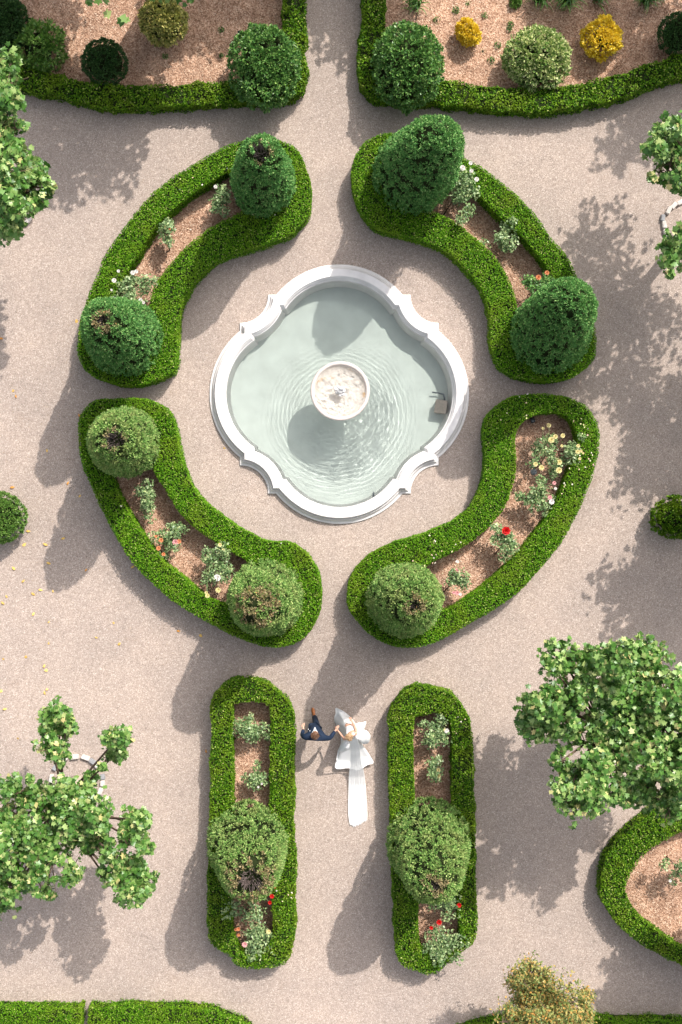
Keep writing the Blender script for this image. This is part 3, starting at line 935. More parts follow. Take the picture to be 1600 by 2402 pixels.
def yew_cone(label, base, apex, Rpx, h, seed, mat, brown=0.15, hollow=.12, sprigs=0):
    rng = np.random.default_rng(seed)
    b0 = P(*base, .9); a0 = P(*apex, h)
    R = Rpx / S * (1 - .9 / H)
    root = empty('conical_yew', (b0[0], b0[1], 0))
    tag(root, label, 'yew tree', 'clipped conical yews')
    axis = a0[:2] - b0[:2]

    def surf(t, an, k=1.0):
        r = cone_radius(t, R) * k
        r = r * (1 + .05 * vnoise(np.column_stack([np.cos(an) * 1.3, np.sin(an) * 1.3, t * 3.2]), 1.6, seed))
        c = b0[:2] + np.outer(np.clip((t * h - .5) / (h - .5), 0, 1), axis)
        return np.column_stack([c[:, 0] + r * np.cos(an), c[:, 1] + r * np.sin(an), t * h])
    # trunk
    V, F = tube([(b0[0], b0[1], 0), (b0[0] + axis[0] * .4, b0[1] + axis[1] * .4, h * .45), (a0[0], a0[1], h * .93)], [.11, .08, .02], 8)
    part('trunk', pymesh('trunk', V, F), M['bark'], root)
    # solid core, painted near-black as the shade between the tufts
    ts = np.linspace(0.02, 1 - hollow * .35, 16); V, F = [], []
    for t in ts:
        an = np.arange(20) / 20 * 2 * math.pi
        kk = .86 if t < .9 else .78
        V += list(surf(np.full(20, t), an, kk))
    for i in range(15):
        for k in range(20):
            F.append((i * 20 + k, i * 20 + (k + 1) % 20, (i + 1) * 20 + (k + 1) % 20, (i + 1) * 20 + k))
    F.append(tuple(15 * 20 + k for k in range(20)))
    part('shaded_core', pymesh('shaded_core', V, F), M['core'], root)
    # tufts
    area = 2 * math.pi * R * .72 * h
    n = int(area * 120)
    t = 1 - rng.random(n * 2) ** 1.25; keep = rng.random(n * 2) < cone_radius(t, 1.0) * .75 + .25
    t = t[keep][:n]; n = len(t)
    an = rng.uniform(0, 2 * math.pi, n)
    p = surf(t, an, 1.0)
    up = np.clip((t - .72) / .28, 0, 1)
    D = unit(np.column_stack([np.cos(an) * (1 - .8 * up ** 2), np.sin(an) * (1 - .8 * up ** 2), .4 + 1.3 * up]))
    bump = vnoise(p, 7.5, seed + 3) + .6 * vnoise(p, 13, seed + 4)
    p -= D * (np.abs(rng.normal(0, .025, n)) - .05 * bump)[:, None]
    live = rng.random(n) < np.clip((bump + .42) / .3, .08, 1)
    p, D, t, an, n = p[live], D[live], t[live], an[live], int(live.sum())
    dt = 1 - t
    is_brown = rng.random(n) < np.clip((brown - dt) / (brown * .8 + 1e-6), 0, .7)
    in_hollow = np.hypot(p[:, 0] - a0[0], p[:, 1] - a0[1]) < (hollow * 1.35 if hollow > .08 else .0)
    in_hollow &= dt < .12
    groups = [('foliage', ~is_brown & ~in_hollow, mat), ('dead_foliage', is_brown & ~in_hollow, M['yew_brown'])]
    for nm, sel, mt in groups:
        q = p[sel]; d = D[sel]
        if len(q) < 3:
            continue
        k = 17
        qq = np.repeat(q, k, 0); dd = np.repeat(d, k, 0)
        sz = np.repeat(rng.uniform(.75, 1.25, len(q)), k)
        dirs = unit(dd + .85 * rng.normal(size=dd.shape))
        qq = qq + dirs * (rng.uniform(0, .045, len(qq)) * sz)[:, None]
        V, F = sprays(qq, dirs, .07, .028, rng, .25)
        part(nm, mesh_np(nm, V, F), mt, root)
    # bare twigs at the top
    V, F = [], []
    top = np.array([a0[0], a0[1], h])
    for i in range(90 if hollow > .08 else 0):
        an1 = rng.uniform(0, 2 * math.pi); r1 = hollow * 1.5 * math.sqrt(rng.random())
        s = top + np.array([r1 * .5 * math.cos(an1), r1 * .5 * math.sin(an1), -.40])
        e = top + np.array([r1 * math.cos(an1), r1 * math.sin(an1), -.03 - .9 * r1 * r1 + rng.uniform(-.10, .05)])
        v, f = tube([s, (s + e) / 2 + rng.normal(0, .02, 3), e + rng.normal(0, .03, 3)], [.013, .010, .006], 4, False)
        o = len(V); V += v; F += [tuple(x + o for x in ff) for ff in f]
    if V:
        part('bare_twigs', pymesh('bare_twigs', V, F), M['twig'] if brown > .1 else M['twig_dark'], root)
    for i in range(sprigs):
        an1 = 1.0 + 2.4 * i
        s = top + np.array([.22 * math.cos(an1), .15 * math.sin(an1), -.2])
        q = np.array([s + np.array([0, 0, z]) for z in np.linspace(0, .55, 26)])
        V, F = sprays(np.repeat(q, 4, 0), np.tile([0, 0, .6], (104, 1)), .075, .03, rng, 1.2)
        part('sprig', mesh_np('sprig', V, F), mat, root)
    return root


CONES = [
    ('clipped yew cone with twig hollow on top, upper end of the upper left hedge bed', (616, 430), (612, 352), 73, 4.8, M['yew'], .05, .17, 2),
    ('clipped yew cone beside white rose bush, lower end of the upper left hedge bed', (292, 792), (240, 752), 86, 4.7, M['yew'], .04, .10, 0),
    ('large dark yew cone nearest the top right path, upper end of the upper right bed', (966, 402), (1036, 318), 92, 5.1, M['yew'], .0, .05, 0),
    ('dark yew cone beside orange roses, lower end of the upper right hedge bed', (1290, 785), (1345, 695), 89, 5.1, M['yew'], .0, .05, 0),
    ('clipped yew cone with dark twig hollow, upper end of the lower left hedge bed', (288, 1036), (266, 1030), 80, 4.8, M['yew_pale'], .05, .17, 0),
    ('brown-topped yew cone at the lower end of the lower left hedge bed', (624, 1402), (602, 1422), 86, 4.6, M['yew_pale'], .14, .05, 0),
    ('yew cone with small dark hole on top, lower end of the red rose bed', (948, 1406), (972, 1418), 84, 4.9, M['yew_pale'], .03, .09, 0),
    ('brown-topped yew cone standing in the long hedge loop left of the couple', (578, 1978), (586, 2070), 92, 4.4, M['yew_pale'], .16, .22, 0),
    ('broad grey-green yew cone standing in the long hedge loop right of the bride', (1008, 1972), (1020, 2078), 94, 4.5, M['yew_pale'], .04, .09, 0),
]
for i, c in enumerate(CONES):
    yew_cone(c[0], c[1], c[2], c[3], c[4], 100 + i, c[5], c[6], c[7], c[8])


# ------------------------------------------------------------------ rounded shrubs
def shrub(name, label, cx, cy, rpx, h, mat, seed, cat='shrub', group=None, dens=150, leaf=(.08, .045), per=11, lump=.12, zr=None, core=.8, squash=1.0, spread=.9, lsc=1.6):
    rng = np.random.default_rng(seed)
    r = rpx / S * (1 - h * .5 / H)
    zc = h * .5
    rz = zr or h * .5
    c = P(cx, cy, zc)
    root = empty(name, (c[0], c[1], 0))
    tag(root, label, cat, group)
    n = int(4 * math.pi * r * max(rz, .3) * dens)
    d = unit(rng.normal(size=(n, 3)))
    d[:, 2] = np.where(d[:, 2] < -.55, -d[:, 2], d[:, 2])
    k = 1 + lump * vnoise(d + 5, lsc, seed) + lump * .6 * vnoise(d + 9, lsc * 2.6, seed + 1)
    k *= 1 - np.abs(rng.normal(0, .04, n))
    gp = vnoise(d * r + 3, 7.0, seed + 2) + .5 * vnoise(d * r + 3, 15.0, seed + 3)
    live = rng.random(n) < np.clip((gp + .6) / .3, .15, 1)
    d, k, n = d[live], (k * (1 + .03 * gp))[live], int(live.sum())
    p = np.array([c[0], c[1], zc]) + d * k[:, None] * np.array([r, r * squash, rz])
    p[:, 2] = np.maximum(p[:, 2], .03)
    qq = np.repeat(p, per, 0); dd = np.repeat(d, per, 0)
    dirs = unit(dd + spread * rng.normal(size=dd.shape) * .9)
    qq = qq + dirs * rng.uniform(0, leaf[0] * .6, len(qq))[:, None]
    V, F = sprays(qq, dirs, leaf[0], leaf[1], rng, .3)
    part('foliage', mesh_np('foliage', V, F), mat, root)
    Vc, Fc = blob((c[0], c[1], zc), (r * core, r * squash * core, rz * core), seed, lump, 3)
    part('shaded_core', pymesh('shaded_core', Vc, Fc), M['core'], root)  # closed filler blob, its dark colour stands in for inner shade
    V, F = tube([(c[0], c[1], -.02), (c[0], c[1], zc)], [.05, .03], 6)
    part('stem', pymesh('stem', V, F), M['bark'], root)
    return root


shrub('round_shrub', 'large dark green ball shrub left of the top path, over the hedge corner', 623, 158, 79, 1.9, M['round_leaf'], 201, group='large ball shrubs flanking the top path', dens=120, leaf=(.085, .05), per=11, lump=.13, squash=1.18, lsc=2.4)
shrub('round_shrub', 'large dark green ball shrub right of the top path, over the hedge corner', 955, 157, 81, 1.9, M['round_leaf'], 202, group='large ball shrubs flanking the top path', dens=120, leaf=(.085, .05), per=11, lump=.14, squash=1.15, lsc=2.4)
shrub('yew_ball', 'small very dark green clipped ball in the upper left bed', 246, 147, 51, 1.2, M['dark_leaf'], 203, dens=200, leaf=(.055, .03), lump=.05)
shrub('golden_shrub', 'olive and gold speckled shrub in the middle of the upper left bed', 384, 52, 52, 1.2, M['olive_leaf'], 204, dens=150, leaf=(.085, .05), lump=.14)
shrub('leafy_shrub', 'loose light green leafy shrub in the upper left bed by the hedge', 92, 112, 54, 1.1, M['fresh_leaf'], 205, dens=100, leaf=(.12, .055), per=9, lump=.28, core=.62)
shrub('dark_shrub', 'dense dark green shrub in the very top left corner', 8, 52, 56, 1.3, M['dark_leaf'], 206, dens=150, leaf=(.08, .045), lump=.12, squash=1.2)
shrub('variegated_shrub', 'pale variegated rounded shrub in the upper right bed against the hedge', 1259, 137, 72, 1.3, M['varieg'], 207, dens=120, leaf=(.10, .06), per=10, lump=.1, squash=.92)
shrub('yellow_shrub', 'small bright golden yellow shrub in the upper right bed', 1098, 78, 25, .6, M['yellow_leaf'], 208, dens=330, leaf=(.075, .05), per=9, lump=.28, core=.45)
shrub('yellow_shrub', 'larger bright golden yellow shrub right of the variegated shrub', 1414, 88, 43, .8, M['yellow_leaf'], 209, dens=260, leaf=(.08, .055), per=9, lump=.3, core=.5)
shrub('yew_ball', 'very dark green clipped ball at the right edge of the upper right bed', 1592, 80, 46, 1.1, M['dark_leaf'], 210, dens=170, leaf=(.06, .03), lump=.05)
shrub('box_ball', 'clipped light green box ball at the left edge beside fallen leaves', 3, 1214, 57, 1.1, M['box_ball'] if 'box_ball' in M else M['fresh_leaf'], 211, dens=220, leaf=(.055, .036), lump=.04)
shrub('box_ball', 'clipped green box bush at the right edge with a stone statue rising from it', 1584, 1213, 56, .9, M['hedge_dark'], 212, dens=190, leaf=(.06, .038), lump=.10, squash=.85)


def strap_plant(label, cx, cy, rpx, h, seed, n=70, group='strap-leaved plants at the top edge', flowers=0):
    rng = np.random.default_rng(seed)
    c = P(cx, cy, 0); r = rpx / S
    root = empty('strap_leaved_plant', c)
    tag(root, label, 'plant', group)
    V, F = [], []
    for i in range(n):
        an = rng.uniform(0, 2 * math.pi); L = r * rng.uniform(.55, 1.1); hh = h * rng.uniform(.6, 1.1)
        b = c[:2] + rng.normal(0, r * .18, 2)
        u = np.array([math.cos(an), math.sin(an)]); s = np.array([-u[1], u[0]]) * rng.uniform(.014, .024)
        o = len(V)
        for t in np.linspace(0, 1, 6):
            q = b + u * L * t; z = .03 + hh * (math.sin(t * 2.2)) * .9
            w = s * (1 - t) ** .5
            V += [(*(q + w), z), (*(q - w), z + .008)]
        for k in range(5):
            F.append((o + 2 * k, o + 2 * k + 1, o + 2 * k + 3, o + 2 * k + 2))
    part('leaf_clump', pymesh('leaf_clump', V, F), M['strap_leaf'], root)
    for i in range(flowers):
        an = rng.uniform(0, 6.28); q = c[:2] + r * .5 * rng.random() * np.array([math.cos(an), math.sin(an)])
        v, f = tube([(c[0], c[1], .05), (*q, h * 1.2)], [.008, .006], 5)
        part('flower_stalk', pymesh('flower_stalk', v, f), M['strap_leaf'], root)
        d = unit(rng.normal(size=(40, 3))); V2, F2 = sprays(np.tile([*q, h * 1.2], (40, 1)), d, .07, .035, rng, .2)
        part('flower_head', mesh_np('flower_head', V2, F2), M['petal_white'], root)


strap_plant('clump of strap leaves by the inner corner of the upper right hedge', 975, 12, 36, .55, 301, 60)
strap_plant('large clump of dark strap leaves left of the white flowers, upper right bed', 1265, -2, 42, .7, 302, 110, flowers=1)
strap_plant('large clump of dark strap leaves with white flowers, upper right bed', 1325, 2, 44, .75, 303, 120, flowers=2)
strap_plant('clump of strap leaves above the golden shrub at the top edge', 1400, -6, 44, .75, 304, 110)
strap_plant('clump of strap leaves near the top right corner of the upper right bed', 1515, 2, 38, .6, 305, 80)
shrub('small_weed', 'small fresh green sprout at the top edge of the upper right bed', 1209, 4, 10, .2, M['fresh_leaf'], 306, cat='plant', dens=300, leaf=(.07, .04), per=6, lump=.3, core=.3)
rng = np.random.default_rng(9)


def weed_label(x, y):
    marks = [((1098, 78), 'small golden shrub'), ((1259, 137), 'variegated shrub'), ((975, 12), 'strap leaves by the corner hedge'), ((384, 52), 'gold speckled shrub'), ((623, 158), 'large ball shrub left of the path')]
    m = min(marks, key=lambda q: math.hypot(q[0][0] - x, q[0][1] - y))
    dx, dy = x - m[0][0], y - m[0][1]
    a = int(round(math.degrees(math.atan2(-dy, dx)) / 45)) % 8
    return 'tiny green weed %s the %s' % (['right of', 'above right of', 'above', 'above left of', 'left of', 'below left of', 'below', 'below right of'][a], m[1])


for i, (x, y) in enumerate([(1069, 24), (1099, 8), (1137, 36), (1197, 58), (1196, 68), (1025, 48), (1167, 107), (1152, 142), (1133, 119), (388, 132), (518, 70), (520, 130)]):
    shrub('small_weed', weed_label(x, y), x, y, 3 + 4 * rng.random(), .1, M['round_leaf'], 320 + i, cat='plant', group='tiny weeds in the top beds', dens=300, leaf=(.035, .02), per=3, lump=.3, core=.2)


# ------------------------------------------------------------------ roses
def bloom(c, r, mat, parent, rng, name='bloom'):
    """a rose flower: rings of cupped petals."""
    V, F = [], []
    for ring, (k, rr, tilt, z) in enumerate([(7, 1.0, .35, 0), (6, .75, .75, .12), (5, .45, 1.15, .2), (3, .2, 1.4, .24)]):
        a0 = rng.uniform(0, 6.28)
        for i in range(k):
            a = a0 + 2 * math.pi * i / k
            u = np.array([math.cos(a), math.sin(a), 0]); s = np.array([-u[1], u[0], 0]); upv = np.array([0, 0, 1.])
            d = u * math.cos(tilt) + upv * math.sin(tilt)
            w = r * rr * .62
            b = np.array(c) + upv * z * r * .3
            o = len(V)
            V += [b, b + d * r * rr * .6 + s * w, b + d * r * rr, b + d * r * rr * .6 - s * w]
            F.append((o, o + 1, o + 2, o + 3))
    return part(name, pymesh(name, V, F, False), mat, parent)


def rose(label, cx, cy, rpx, h, seed, blooms=(), base=None, n=300, squash=1.0, leaf=(.078, .052), mat='rose_leaf', lean=0):
    """rose bush: canes, leaves in loose clumps, and the flowers that show."""
    rng = np.random.default_rng(seed)
    hc = h * .68
    c = P(cx, cy, hc)
    g = P(*base, 0) if base else np.array([c[0], c[1], 0])
    r = rpx / S * (1 - hc / H)
    root = empty('rose_bush', (g[0], g[1], 0))
    tag(root, label, 'rose bush', 'rose bushes in the hedge beds')
    nc = 13
    cl = np.array([c + rng.normal(0, .5, 3) * np.array([r, r * squash, h * .22]) for _ in range(nc)])
    V, F = [], []
    fork = g + (c - g) * .55
    v, f = tube([g, fork], [.02, .016], 6); V += v; F += f
    for q in cl:
        v, f = tube([fork, (fork + q) / 2 + rng.normal(0, .03, 3), q], [.011, .008, .004], 5)
        o = len(V); V += v; F += [tuple(x + o for x in ff) for ff in f]
    part('canes', pymesh('canes', V, F), M['bark'], root)
    n = int(n * 1.35)
    i = rng.integers(0, nc, n)
    d = unit(rng.normal(size=(n, 3)))
    p = cl[i] + d * (rng.random(n) ** .5 * .48 * r)[:, None] * np.array([1, squash ** .5, .7])
    N = unit(d * .5 + np.array([0, 0, 1.]))
    # each leaf is a spray of three leaflets
    qq = np.repeat(p, 3, 0); NN = np.repeat(N, 3, 0)
    qq = qq + rng.normal(0, .03, qq.shape)
    V, F = rhombs(qq, NN, leaf[0], leaf[1], rng, .55)
    part('foliage', mesh_np('foliage', V, F), M[mat], root)
    for (bx, by, br, col) in blooms:
        z = hc + h * .18
        q = P(bx, by, z)
        j = np.linalg.norm(cl - q, axis=1).argmin()
        v, f = tube([cl[j], q], [.006, .005], 4)
        part('flower_stalk', pymesh('flower_stalk', v, f), M['rose_leaf'], root)
        bloom(q, br / S, M['petal_' + col], root, rng)
    return root


W, Y, K, RD, O = 'white', 'yellow', 'pink', 'red', 'orange'
rose('small rose bush with white buds near the cone of the upper left bed', 518, 470, 30, 1.0, 401, [(506, 438, 5, W), (554, 464, 4, W)], (540, 455), 170)
rose('single-stemmed rose bush in the middle of the upper left bed', 390, 545, 26, 1.1, 402, [(388, 533, 3, O), (398, 537, 3, O)], (398, 590), 150)
rose('bushy rose covered in white blooms in the upper left bed', 303, 676, 36, 1.1, 403,
     [(268, 658, 6, W), (278, 636, 4, W), (312, 640, 6, W), (320, 637, 5, W), (266, 702, 7, W), (289, 700, 5, W), (318, 714, 5, W), (330, 704, 5, W), (337, 710, 4, W), (262, 680, 3, W)], None, 330)
rose('tall white-flowered rose bush beside the large cone, upper right bed', 1082, 440, 34, 1.4, 404, [(1085, 394, 7, W), (1104, 383, 5, W), (1106, 401, 5, W), (1118, 421, 6, W), (1058, 405, 5, W)], (1040, 505), 420, 1.4)
rose('grey-green rose bush without flowers in the upper right bed', 1183, 556, 29, 1.0, 405, [], None, 200)
rose('orange-flowered rose bush beside the lower cone, upper right bed', 1270, 662, 30, 1.1, 406, [(1263, 651, 7, O), (1283, 640, 6, O), (1276, 672, 4, O)], None, 200, mat='round_leaf')
rose('blue-green rose bush without flowers at the top of the lower left bed', 340, 1163, 33, .9, 407, [], None, 230)
rose('orange-flowered rose bush in the middle of the lower left bed', 398, 1262, 34, .9, 408, [(378, 1267, 6, O), (412, 1272, 8, K), (420, 1270, 6, O), (372, 1286, 6, O), (384, 1300, 5, O), (366, 1258, 4, O)], None, 230)
rose('long rose bush with cream flowers beside the cone, lower left bed', 508, 1330, 36, 1.2, 409, [(510, 1355, 9, W), (512, 1384, 7, Y), (487, 1397, 6, Y), (484, 1390, 4, Y), (516, 1278, 5, Y), (524, 1290, 4, Y)], (545, 1345), 330, 1.8)
rose('large yellow-flowered rose bush in the upper part of the lower right bed', 1292, 1062, 37, 1.1, 410,
     [(1293, 1032, 8, Y), (1303, 1024, 6, Y), (1320, 1022, 6, Y), (1256, 1089, 6, Y), (1270, 1097, 7, Y), (1312, 1084, 7, Y), (1311, 1103, 8, Y), (1287, 998, 6, Y), (1274, 1005, 4, Y), (1318, 1046, 4, Y)], None, 260, 1.15)
rose('spreading yellow-flowered rose shoot leaning over the hedge, lower right bed', 1345, 1056, 24, 1.2, 411, [(1356, 1046, 5, Y), (1355, 1060, 6, Y), (1363, 1058, 4, Y), (1360, 1076, 4, Y), (1368, 1063, 3, Y)], (1310, 1060), 120)
rose('pink-flowered rose bush at the hedge edge of the lower right bed', 1268, 1166, 31, 1.1, 412, [(1290, 1167, 6, K), (1294, 1177, 7, W), (1300, 1133, 5, K), (1303, 1146, 4, W)], (1248, 1186), 290)
rose('rose bush bearing one big red flower in the lower right bed', 1182, 1275, 32, 1.1, 413, [(1187, 1245, 11, RD)], (1160, 1300), 260)
rose('small pink-flowered rose bush near the cone, lower right bed', 1074, 1352, 26, 1.1, 414, [(1071, 1338, 5, K), (1072, 1391, 6, K), (1080, 1394, 4, W), (1073, 1317, 4, W), (1064, 1390, 4, K)], (1040, 1390), 160)
rose('grey-green rose bush near the top of the long bed left of the groom', 583, 1716, 36, .9, 415, [], None, 290)
rose('smaller grey-green rose bush above the cone, bed left of the groom', 602, 1826, 28, .9, 416, [(606, 1846, 3, W), (614, 1838, 3, W)], None, 170)
rose('sprawling rose bush with red flowers just below the cone, left long bed', 585, 2130, 40, 1.0, 417, [(638, 2102, 6, RD), (633, 2117, 5, RD), (645, 2081, 3, RD), (553, 2180, 4, O)], (570, 2140), 200, .9)
rose('grey-green rose bush with peach flowers at the bottom of the left long bed', 605, 2204, 42, 1.0, 418, [(630, 2185, 6, Y), (574, 2215, 7, K), (559, 2179, 5, O), (560, 2193, 4, O)], None, 320, .8)
rose('rose bush with one white flower near the top of the right long bed', 1028, 1726, 36, 1.0, 419, [(1048, 1714, 6, W), (1044, 1712, 4, Y)], None, 260)
rose('small rose bush with a cream flower above the cone, right long bed', 1020, 1806, 27, .9, 420, [(1028, 1806, 6, Y), (1029, 1820, 6, Y)], None, 160)
rose('thin rose bush with scarlet flowers just below the cone, right long bed', 1050, 2130, 38, 1.1, 421, [(1077, 2123, 6, RD), (1030, 2163, 7, RD), (1012, 2176, 5, RD), (1049, 2140, 4, O)], (1035, 2150), 150)
rose('dense silver-green rose bush at the bottom of the right long bed', 1042, 2216, 44, 1.0, 422, [], None, 360)
rose('standard rose on a bare leaning stem in the rounded bed at right', 1596, 2042, 30, 1.5, 423, [(1572, 2066, 4, W), (1603, 2022, 4, Y)], (1563, 2008), 200)


# ------------------------------------------------------------------ trees
def leafy_tree(name, label, base, clusters, seed, mat='plane_leaf', trunk_h=2.3, size=.19, dens=95, group='plane trees', cat='tree', px=True, trunk_r=.17, twigs=True, small=False):
    """clusters: (px, py, height, radius px) in the photograph or (x, y, z, r) in metres."""
    rng = np.random.default_rng(seed)
    b = P(*base, 0) if px else np.array([base[0], base[1], 0.])
    root = empty(name, b)
    tag(root, label, cat, group)
    cl = []
    for c in clusters:
        if px:
            q = P(c[0], c[1], c[2]); r = c[3] / S * (1 - c[2] / H)
        else:
            q = np.array(c[:3], float); r = c[3]
        cl.append((q, r))
    mean = np.mean([q for q, r in cl], 0)
    fork = np.array([b[0] * .85 + mean[0] * .15, b[1] * .85 + mean[1] * .15, trunk_h])
    rr = trunk_r
    V, F = tube([b + [0, 0, -.05], b + [0, 0, .1], (b + fork) / 2 + [.03, -.02, 0], fork], [rr * 1.5, rr * 1.15, rr * .95, rr * .85], 12)
    part('trunk', pymesh('trunk', V, F), M['plane_bark'] if mat == 'plane_leaf' else M['bark'], root)
    for q, r in cl:
        lo = q - [0, 0, r * .3]
        mid = fork * .5 + lo * .5 + np.array([0, 0, .12]) + rng.normal(0, .08, 3)
        V, F = tube([fork, mid, lo, q + rng.normal(0, r * .2, 3)], [rr * .34, rr * .2, rr * .13, .01], 7)
        bo = part('branch', pymesh('branch', V, F), M['bark'], root)
        if twigs:
            V, F = [], []
            for i in range(6):
                e = q + rng.normal(0, .5, 3) * r
                v, f = tube([lo, (lo + e) / 2 + rng.normal(0, .04, 3), e], [.018, .012, .005], 5, False)
                o = len(V); V += v; F += [tuple(x + o for x in ff) for ff in f]
            tw = obj('twigs', pymesh('twigs', V, F), M['bark'], bo)
            tw.location = (0, 0, 0)
    VF = []
    for q, r in cl:
        seen = abs(q[0]) * H / (H - q[2]) < 10.4 or not px
        n = int(4 * math.pi * r * r * dens * (1 if seen else .28)) + 12
        d = unit(rng.normal(size=(n, 3)))
        k = 1 + .45 * vnoise(d + q, 1.7, seed) + .35 * vnoise(d + q, 4.1, seed + 1)
        p = q + d * (r * 1.12 * k * (.2 + .85 * rng.random(n) ** .6))[:, None] * np.array([1, 1, .8])
        keep = vnoise(p, 3.0, seed + 2) + .5 * vnoise(p, 7.0, seed + 3) > -.12
        p, d, n = p[keep], d[keep], int(keep.sum())
        N = unit(d * .5 + np.array([0, 0, .9]))
        if small:
            VF.append(rhombs(np.repeat(p, 3, 0) + rng.normal(0, .05, (3 * n, 3)), np.repeat(N, 3, 0), size, size * .6, rng, .7))
        else:
            VF.append(star_leaves(p, N, size, rng, .62))
    V, F = join(*VF)
    part('crown', mesh_np('crown', V, F), M[mat], root)
    return root


def px_clusters(pts, h0, h1, seed):
    rng = np.random.default_rng(seed)
    return [(x, y, rng.uniform(h0, h1), r) for x, y, r in pts]


# big tree at the right, above the rounded hedge loop
leafy_tree('plane_tree', 'big leafy plane tree at the right edge above the rounded hedge loop', (1372, 1672),
           px_clusters([(1325, 1545, 42), (1295, 1560, 26), (1385, 1560, 40), (1450, 1545, 46), (1510, 1535, 44), (1545, 1560, 34), (1275, 1650, 46), (1260, 1690, 44), (1310, 1690, 50),
                        (1330, 1640, 40), (1375, 1620, 30), (1440, 1620, 50), (1500, 1620, 54), (1560, 1620, 50), (1600, 1640, 50), (1430, 1700, 52), (1490, 1710, 56), (1560, 1710, 56),
                        (1365, 1720, 36), (1440, 1770, 50), (1510, 1780, 54), (1575, 1790, 56), (1345, 1840, 46), (1385, 1860, 40), (1330, 1870, 34), (1345, 1905, 26), (1440, 1840, 40),
                        (1500, 1850, 40), (1560, 1870, 44), (1610, 1830, 50), (1320, 1785, 24), (1625, 1740, 60), (1640, 1690, 60), (1400, 1800, 36), (1570, 1905, 24)], 3.6, 5.2, 1), 501, size=.145, dens=360)
# pollarded tree lower left
leafy_tree('plane_tree', 'sparse plane tree at the lower left with two lone leafy branches', (181, 1836),
           px_clusters([(135, 1685, 36), (130, 1720, 30), (120, 1755, 30), (145, 1775, 22), (155, 1700, 24), (272, 1735, 28), (285, 1755, 24), (268, 1765, 22), (212, 1825, 16), (240, 1800, 10),
                        (40, 1860, 42), (90, 1880, 40), (20, 1920, 48), (70, 1940, 44), (150, 1860, 36), (190, 1880, 40), (225, 1910, 34), (170, 1930, 42), (130, 1970, 40), (200, 1970, 38), (230, 1960, 28),
                        (60, 2000, 48), (10, 2000, 46), (120, 2030, 44), (165, 2050, 28), (90, 2070, 26), (110, 2095, 18), (20, 2080, 36), (10, 2130, 26), (40, 2070, 28),
                        (310, 1935, 34), (335, 1925, 22), (290, 1960, 30), (320, 1980, 32), (270, 2010, 30), (300, 2050, 40), (335, 2070, 28), (280, 2080, 34), (315, 2095, 26), (240, 2050, 16), (-20, 1950, 40), (-20, 2040, 40)], 3.0, 4.4, 2), 502, size=.14, dens=320)
# left edge tree
leafy_tree('plane_tree', 'plane tree reaching in at the left edge below the top bed', (15, 478),
           px_clusters([(15, 150, 30), (25, 185, 30), (10, 225, 36), (30, 235, 22), (15, 290, 32), (35, 300, 20), (10, 340, 40), (40, 345, 20), (20, 400, 44), (55, 405, 34), (85, 415, 26), (100, 440, 26),
                        (60, 450, 42), (95, 465, 22), (20, 470, 44), (60, 490, 34), (20, 520, 34), (10, 540, 22), (-40, 200, 60), (-50, 300, 64), (-50, 400, 70), (-110, 350, 80), (-40, 480, 60), (-130, 250, 70), (-130, 440, 70)], 3.8, 5.4, 3), 503, size=.155, dens=270)
# right edge tree
leafy_tree('plane_tree', 'plane tree reaching in at the right edge with a stone ring beneath', (1622, 520),
           px_clusters([(1575, 300, 30), (1555, 330, 26), (1540, 350, 22), (1590, 340, 40), (1575, 380, 36), (1550, 400, 24), (1595, 410, 34), (1525, 355, 16), (1600, 440, 18), (1530, 415, 10),
                        (1585, 545, 20), (1575, 580, 24), (1595, 600, 30), (1570, 620, 22), (1565, 640, 14), (1650, 320, 50), (1650, 410, 50), (1655, 575, 45), (1700, 120, 80), (1695, 215, 80), (1780, 150, 90), (1850, 260, 90), (1760, 290, 90), (1850, 380, 90), (1720, 380, 80),
                        (1780, 470, 80), (1860, 480, 80), (1670, 250, 50), (1700, 500, 60), (1660, 160, 45)], 4.2, 5.6, 4), 504, size=.155, dens=260)
# autumn coloured tree at the bottom
leafy_tree('autumn_tree', 'small yellowing tree at the bottom edge over the low hedge', (1240, 2285),
           px_clusters([(1225, 2290, 26), (1250, 2278, 26), (1275, 2285, 24), (1210, 2305, 20), (1240, 2320, 34), (1280, 2320, 30), (1260, 2350, 34), (1225, 2350, 26), (1300, 2355, 30), (1335, 2315, 24), (1345, 2345, 24),
                        (1372, 2335, 18), (1365, 2360, 22), (1330, 2385, 30), (1290, 2390, 34), (1250, 2395, 34), (1215, 2395, 24), (1185, 2380, 24), (1180, 2400, 20), (1370, 2395, 26), (1310, 2420, 36), (1240, 2430, 34)], 2.4, 3.7, 5), 505,
           mat='gold_leaf', trunk_h=1.3, size=.08, dens=260, group='autumn trees', trunk_r=.07, small=True)

